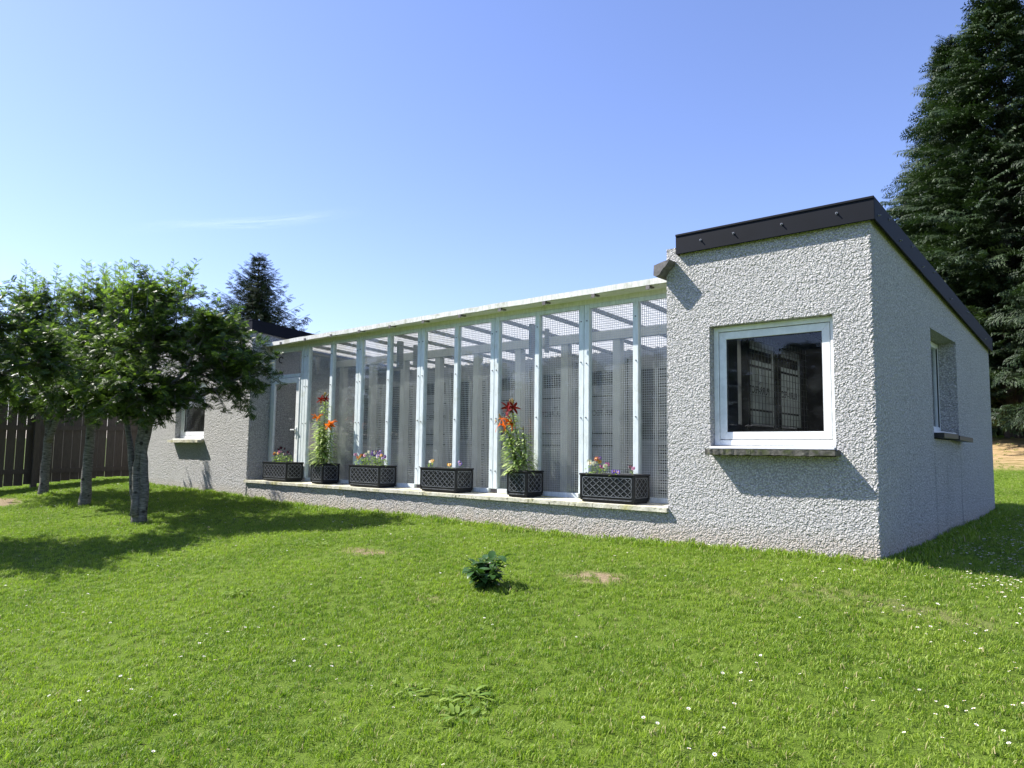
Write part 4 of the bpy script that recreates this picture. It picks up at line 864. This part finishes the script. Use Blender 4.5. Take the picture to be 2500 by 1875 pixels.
def rowan(x, y, lab, stems, centers, ntw, seed, shoots, leafscale=1.0, drop=()):
    """stems: list of point lists (relative); centers: [(cx,cy,cz,rx,ry,rz,weight)] crown lobes"""
    random.seed(seed); rg = np.random.default_rng(seed); g0 = float(gz(x,y)); q = thing('rowan_tree', lab, 'tree', (x,y,g0), 0, 'rowan trees on the lawn by the fence')
    tr = MB(); tips = []
    for pts, r0, r1 in stems:
        n = len(pts); P = []; Rr = []
        for i in range(n-1):
            for t in np.linspace(0,1,5)[:-1]:
                P.append(Vector(pts[i]).lerp(Vector(pts[i+1]), t)+Vector((random.uniform(-.008,.008),random.uniform(-.008,.008),0)))
        P.append(Vector(pts[-1])); m = len(P); Rr = [r0+(r1-r0)*i/(m-1) for i in range(m)]; Rr[0] *= 1.35; Rr[1] *= 1.12
        tr.tube(P, Rr, 12, 0, True, .04); tips += [p for p in P[m//2:]]
    build('trunk', tr, M_BARK, q, smooth=True)
    br = MB(); O, D_, Nn, S = [], [], [], []; O2, D2, N2, S2 = [], [], [], []
    wts = np.array([c[6] for c in centers]); wts = wts/wts.sum()
    limbs = []
    for c in centers:
        c0 = Vector(c[:3]); src = min(tips, key=lambda p: (p-c0).length+max(0, p.z-c0.z)*2); mid = src.lerp(c0, .5)+Vector((0,0,-.12)); pth = [src, mid, c0]
        br.tube(pth, [.035,.024,.014], 7); limbs.append([src.lerp(mid, t) for t in (0,.5)]+[mid.lerp(c0, t) for t in (0,.33,.66,1)])
    for k in range(ntw):
        ci = rg.choice(len(centers), p=wts); c = centers[ci]; v = rg.normal(size=3); v /= np.linalg.norm(v); rad = rg.uniform(.08,1.45)**.5
        end = Vector((c[0]+v[0]*c[3]*rad, c[1]+v[1]*c[4]*rad, c[2]+v[2]*c[5]*rad)); L = limbs[ci]; st = min(L[1:], key=lambda p: (p-end).length)
        mid = st.lerp(end, .5)+Vector((rg.uniform(-.06,.06),rg.uniform(-.06,.06),rg.uniform(-.02,.10))); br.tube([st, mid, end], [.009,.006,.002], 4, 0, False)
        nl = rg.integers(26, 38)
        for j in range(nl):
            t = rg.uniform(.25,1.0); p = (st.lerp(mid, t*2) if t < .5 else mid.lerp(end, t*2-1)); dr = (end-st).normalized(); a = rg.uniform(0,6.283)
            d = Vector((math.cos(a), math.sin(a), rg.uniform(-.7,.9)))*.9+dr*.4
            top_ = (end.z-c[2])/c[5] > .25 and rg.uniform() < .30
            o_, d_, n_, s_ = (O2, D2, N2, S2) if top_ else (O, D_, Nn, S)
            o_.append(p); d_.append(d); n_.append((rg.uniform(-1.1,1.1),rg.uniform(-1.1,1.1),1)); s_.append(rg.uniform(.42,.80)*leafscale)
    for (sx, sy, sz, H) in shoots:
        b0 = Vector((sx,sy,sz)); e = b0+Vector((rg.uniform(-.07,.07), rg.uniform(-.07,.07), H)); br.tube([b0-Vector((0,0,.25)), b0, e], [.006,.005,.0015], 4, 0, False); n = int(16*H/.4)
        for j in range(n):
            t = j/n; a = j*2.4; O2.append(b0.lerp(e, t)); D2.append((math.cos(a), math.sin(a), .55+.7*t)); N2.append((0,0,1)); S2.append(rg.uniform(.65,1.0)*(1-.35*t)*leafscale)
    build('branches', br, M_BARK, q)
    for (o_, d_, n_, s_, m_, nm) in ((O,D_,Nn,S,M_ROWAN,'crown'),(O2,D2,N2,S2,M_ROWANY,'young_leaves')):
        if not o_: continue
        V, F = stamp(RLV, RLF, np.array(o_,float), np.array(d_,float), np.array(n_,float), np.array(s_,float)); link(nm, npmesh(nm, V, F, m_), q)
    return q
st3 = [([(0,0,-.08),(-.01,.0,.45),(-.07,.0,1.1),(-.12,.05,1.5)],.078,.045),([(.05,.03,-.05),(.10,.02,.5),(.05,0,.95),(.17,.02,1.35),(.33,.0,1.65)],.06,.04),([(-.05,.0,.05),(-.13,-.04,.55),(-.22,-.06,1.05),(-.42,-.08,1.5)],.052,.033),([(.03,-.05,.1),(-.02,-.05,.75),(.09,-.04,1.2),(.08,-.1,1.6)],.05,.035)]
rowan(-10.45,4.42,'front rowan with intertwined grey stems, widest crown reaching across the left wing',st3,
      [(.15,.0,2.40,.85,.8,.80,3),(-.65,-.1,2.25,.75,.7,.75,2.4),(.85,.45,2.15,.62,.6,.60,2.2),(1.28,.75,2.0,.52,.5,.52,1.8),(1.0,.6,2.6,.5,.45,.42,1.4),(.5,.1,1.65,.6,.5,.35,1.0),(-1.15,-.2,2.0,.6,.6,.6,1.5),(-.1,.1,3.02,.95,.6,.55,2.8),(.35,-.35,1.8,.6,.6,.45,1.5),(-.5,-.3,1.65,.5,.5,.32,.9),(.95,.35,2.55,.38,.38,.42,.8)],
      590, 41, [(random.uniform(-.95,.6), random.uniform(-.4,.4), random.uniform(2.9,3.25), random.uniform(.2,.5)) for _ in range(30)])
st2 = [([(0,0,-.08),(.02,0,.5),(.05,.0,1.1),(.03,.02,1.75)],.085,.06),([(.03,0,1.2),(.2,.1,1.6),(.4,.1,1.95)],.045,.03),([(.0,0,1.3),(-.25,-.05,1.7),(-.45,0,2.0)],.05,.035)]
rowan(-13.0,4.66,'middle rowan with a single straight pale trunk',st2,
      [(0,0,2.5,.95,.8,.9,3),(-.7,0,2.3,.65,.7,.7,2),(.7,.1,2.35,.65,.7,.7,2),(.1,0,3.15,.7,.6,.5,1.6),(0,-.4,1.8,1.0,.7,.45,1.9)],
      420, 42, [(random.uniform(-.9,.9), random.uniform(-.4,.4), random.uniform(3.1,3.5), random.uniform(.2,.55)) for _ in range(22)])
st1 = [([(0,0,-.08),(.02,0,.5),(.08,.0,1.1),(.02,.02,1.7)],.078,.058),([(.06,0,.95),(.25,.1,1.45),(.42,.1,1.9)],.055,.035),([(.0,0,1.3),(-.25,-.05,1.7),(-.5,0,2.0)],.05,.035)]
rowan(-15.0,4.68,'leftmost rowan, dark trunk forking low before the fence',st1,
      [(0,-.1,2.7,.95,.9,.85,3),(-.8,-.3,2.4,.7,.7,.7,2),(.7,0,2.45,.7,.7,.7,1.6),(0,-.3,3.3,.8,.6,.5,1.6),(-.2,-.6,1.75,1.1,.8,.5,2.2)],
      430, 43, [(random.uniform(-1.1,.8), random.uniform(-.6,.4), random.uniform(3.3,3.7), random.uniform(.25,.6)) for _ in range(20)])

rowan(-11.1,1.9,'rowan just beyond the left edge, a few of its leaves reaching into view',st2,
      [(0,0,2.4,.95,.9,.8,3),(-.7,0,2.2,.65,.7,.7,2),(.8,.1,2.1,.75,.8,.7,2),(.1,0,2.8,.8,.7,.5,1.6),(.2,.3,2.6,.9,.6,.6,1.8),(.50,1.25,2.35,.7,.6,.6,2.2),(.35,.75,2.75,.7,.6,.55,1.8)],
      400, 44, [])
# conifers
def frond_template(seed, nb=11, L=1.0):
    """flat feathery spray, unit length"""
    rg = np.random.default_rng(seed); V, F = [], []
    def tri(p, d, l, w_, dz):
        n = np.array([-d[1], d[0]]); b = len(V); q = p+d*l
        V.extend([(p[0]-n[0]*w_*.4,p[1]-n[1]*w_*.4,p[2] if len(p) > 2 else 0),(p[0]+d[0]*l*.45+n[0]*w_,p[1]+d[1]*l*.45+n[1]*w_,dz*.4),(p[0]+d[0]*l,p[1]+d[1]*l,dz),(p[0]+d[0]*l*.45-n[0]*w_,p[1]+d[1]*l*.45-n[1]*w_,dz*.4)]); F.append((b,b+1,b+2,b+3))
    tri(np.array([0,0]), np.array([1,0]), 1.0, .022, -.10)
    for i in range(nb):
        t = .08+.86*i/nb; s = 1 if i % 2 else -1; a = s*rg.uniform(.5,.85); l = .46*(1-t)**.7*rg.uniform(.75,1.1)+.10; p = np.array([t,0]); d = np.array([math.cos(a),math.sin(a)]); dz = -.10*t*t-rg.uniform(0,.12)
        tri(p, d, l, .026, dz)
        for k in range(2):
            tt = .35+.3*k; a2 = a+(.6 if k % 2 else -.6); tri(p+d*l*tt, np.array([math.cos(a2),math.sin(a2)]), l*.42, .022, dz*tt-.02)
    return np.array(V), np.array(F)
FRV, FRF = frond_template(3)
def cypress_mesh(name, H, Rmax, nbr, seed, base=.0, prof=None, fs=.72, step=.22):
    rg = np.random.default_rng(seed); tr = MB(); tr.tube([(0,0,-.3),(0,0,H*.5),(.05,0,H*.96)], [.28,.15,.02], 8); O, D_, Nn, S = [], [], [], []
    for k in range(nbr):
        t = base+(1-base)*(k/nbr)**.85; z = H*t; rr = Rmax*(prof(t) if prof else (1-t)**.75*1.0+.03)*rg.uniform(.62,1.14); a = k*2.399+rg.uniform(-.5,.5); rr *= 1+.22*math.sin(a*2+z*1.9+seed)*math.sin(z*2.7); upa = rg.uniform(.15,1.0)
        dx, dy = math.cos(a), math.sin(a); pts = []
        n = max(3, int(rr/step))
        for j in range(n+1):
            q = j/n; s_ = rr*q; zz = z+upa*s_*(1-.55*q); p = (dx*s_, dy*s_, zz)
            if q < .28: continue
            dirv = np.array([dx,dy,upa*(1-1.1*q)])
            for side in ((-1,1) if j < n else (0,)):
                yaw_ = side*rg.uniform(.35,.95); c, s2 = math.cos(yaw_), math.sin(yaw_); d2 = np.array([dirv[0]*c-dirv[1]*s2, dirv[0]*s2+dirv[1]*c, dirv[2]-rg.uniform(-.1,.35)])
                O.append(p+rg.normal(size=3)*.05); D_.append(d2); Nn.append(np.array([rg.uniform(-1,1),rg.uniform(-1,1),.9])); S.append(fs*rg.uniform(.6,1.3)*(1-.25*t))
        if k % 4 == 0: tr.tube([(0,0,z),(dx*rr*.6,dy*rr*.6,z+upa*rr*.4)], [.04,.015], 5, 0, False)
    # leader
    for j in range(14):
        z = H*(.93+.07*j/14); a = j*2.4; O.append(np.array([.05,0,z])); D_.append(np.array([math.cos(a),math.sin(a),.9])); Nn.append(np.array([0,0,1.])); S.append(fs*.6)
    V, F = stamp(FRV, FRF, np.array(O), np.array(D_), np.array(Nn), np.array(S))
    return tr.mesh(name+'_trunk', M_BARKD), npmesh(name+'_crown', V, F, M_CYP)
CT, CC = cypress_mesh('cypress', 12.5, 3.3, 760, 5, prof=lambda t: (1-t)**.55+.02, step=.26)
CT2, CC2 = cypress_mesh('cypress', 12.5, 3.2, 820, 6, prof=lambda t: (1-t)**.78*1.15*min(1,.5+2.2*t)+.02, step=.26)
def cypress(x, y, lab, H, wd, rz, meshes=(CT,CC), grp='dark conifers behind the building', lift=0):
    q = thing('cypress_tree', lab, 'tree', (x,y,float(gz(x,y))+lift), rz, grp); q.scale = (wd,wd,H/12.5)
    link('trunk', meshes[0], q); link('crown', meshes[1], q); return q
cypress(-2.95,25.1,'tallest dark conifer, its pointed leader at the top right of the picture',12.9,1.05,0,(CT2,CC2))
cypress(-4.35,26.5,'dark conifer whose leader rises left of the tallest one, above the fascia corner',12.6,.82,1.3,(CT2,CC2))
cypress(-.55,22.2,'dark conifer with a low skirt touching the dry grass at the right edge',12.0,.62,2.2)
cypress(-5.5,28.2,'conifer standing furthest left behind the right wing roof',9.0,.80,3.4)
cypress(.4,28.5,'conifer in the shade behind the right edge of the picture',12.5,1.1,4.4)
cypress(-2.8,31.5,'shaded conifer closing the dark gap beside the side wall',11.0,1.0,5.1)
for i, (x, y, h) in enumerate(((-6.5,34,6.5),(-4,35,5.5),(-1.5,34,6.5),(1,35,6),(4,33,7))):
    cypress(x, y, ['low shaded conifer at the back, hidden behind the right wing','low shaded conifer at the back behind the side wall','low shaded conifer at the back in the gap beside the side wall','low shaded conifer at the back near the right edge','low shaded conifer at the back beyond the right edge'][i], h, 1.15, i*1.7, (CT,CC), lift=-.9)
# trees across the garden, behind the viewpoint: they show as reflections in the glass
for i, (x, y, H, wd) in enumerate(((-8.5,-23,7.4,1.1),(-12.3,-22,6.9,1.15),(-16.3,-24,7.6,1.3),(-21,-22,7.0,1.3),(-27,-23,7.6,1.5),(-34,-22,7.2,1.5),(-42,-23,7.8,1.6))):
    cypress(x, y, ['low conifer reflected at the right of the front window','taller conifer reflected in the middle of the front window','bushy conifer reflected at the left of the front window','conifer reflected in the right hand bay of the run','broad conifer reflected in the second bay from the right','conifer reflected in the middle bays of the run','conifer reflected faintly in the left bays of the run'][i], H, wd, i*1.1, (CT,CC), 'conifers across the garden seen only as reflections')
# spruce far behind the left wing
def spruce():
    rg = np.random.default_rng(12); H = 9.3; q = thing('spruce_tree', 'dark spruce with open tiered branches rising behind the left wing roof', 'tree', (-30.3,17.5,.3)); tr = MB(); tr.tube([(0,0,-.3),(0,0,H*.6),(0,0,H*.985)], [.2,.10,.02], 8)
    O, D_, Nn, S = [], [], [], []; z = 2.0
    while z < H-.15:
        t = z/H; rr0 = min(2.6, 4.7*(1-t)+.05); nb = 12 if t < .9 else 7
        for b in range(nb):
            a = b*6.283/nb+rg.uniform(-.4,.4)+z*1.7; rr = rr0*rg.uniform(.6,1.18); dx, dy = math.cos(a), math.sin(a); n = max(2, int(rr/.16))
            sag = -.22+.5*t
            pth = []
            for j in range(n+1):
                q_ = j/n; s_ = rr*q_; zz = z+sag*s_+.30*rr*q_**2.2; p = np.array([dx*s_,dy*s_,zz]); pth.append(tuple(p))
                for side in (-1,1):
                    y_ = side*rg.uniform(.5,1.0); c, s2 = math.cos(y_), math.sin(y_); O.append(p); D_.append(np.array([dx*c-dy*s2, dx*s2+dy*c, rg.uniform(-.5,.05)])); Nn.append(np.array([rg.uniform(-1,1),rg.uniform(-1,1),.8])); S.append(rg.uniform(.34,.66)*(1.05-.35*q_)*(1.6-.95*t))
            O.append(p); D_.append(np.array([dx,dy,.55])); Nn.append(np.array([0,0,1.])); S.append(.30)
            tr.tube([pth[0], pth[len(pth)//2], pth[-1]], [.03,.018,.006], 4, 0, False)
        z += .36*(1-.25*t)
    for j in range(10): O.append(np.array([0,0,H*(.94+.006*j)])); D_.append(np.array([math.cos(j*2.4),math.sin(j*2.4),1.0])); Nn.append(np.array([0,0,1.])); S.append(.24)
    V, F = stamp(FRV, FRF, np.array(O), np.array(D_), np.array(Nn), np.array(S)); link('trunk', tr.mesh('trunk', M_BARKD), q); link('crown', npmesh('crown', V, F, M_SPR), q)
spruce()
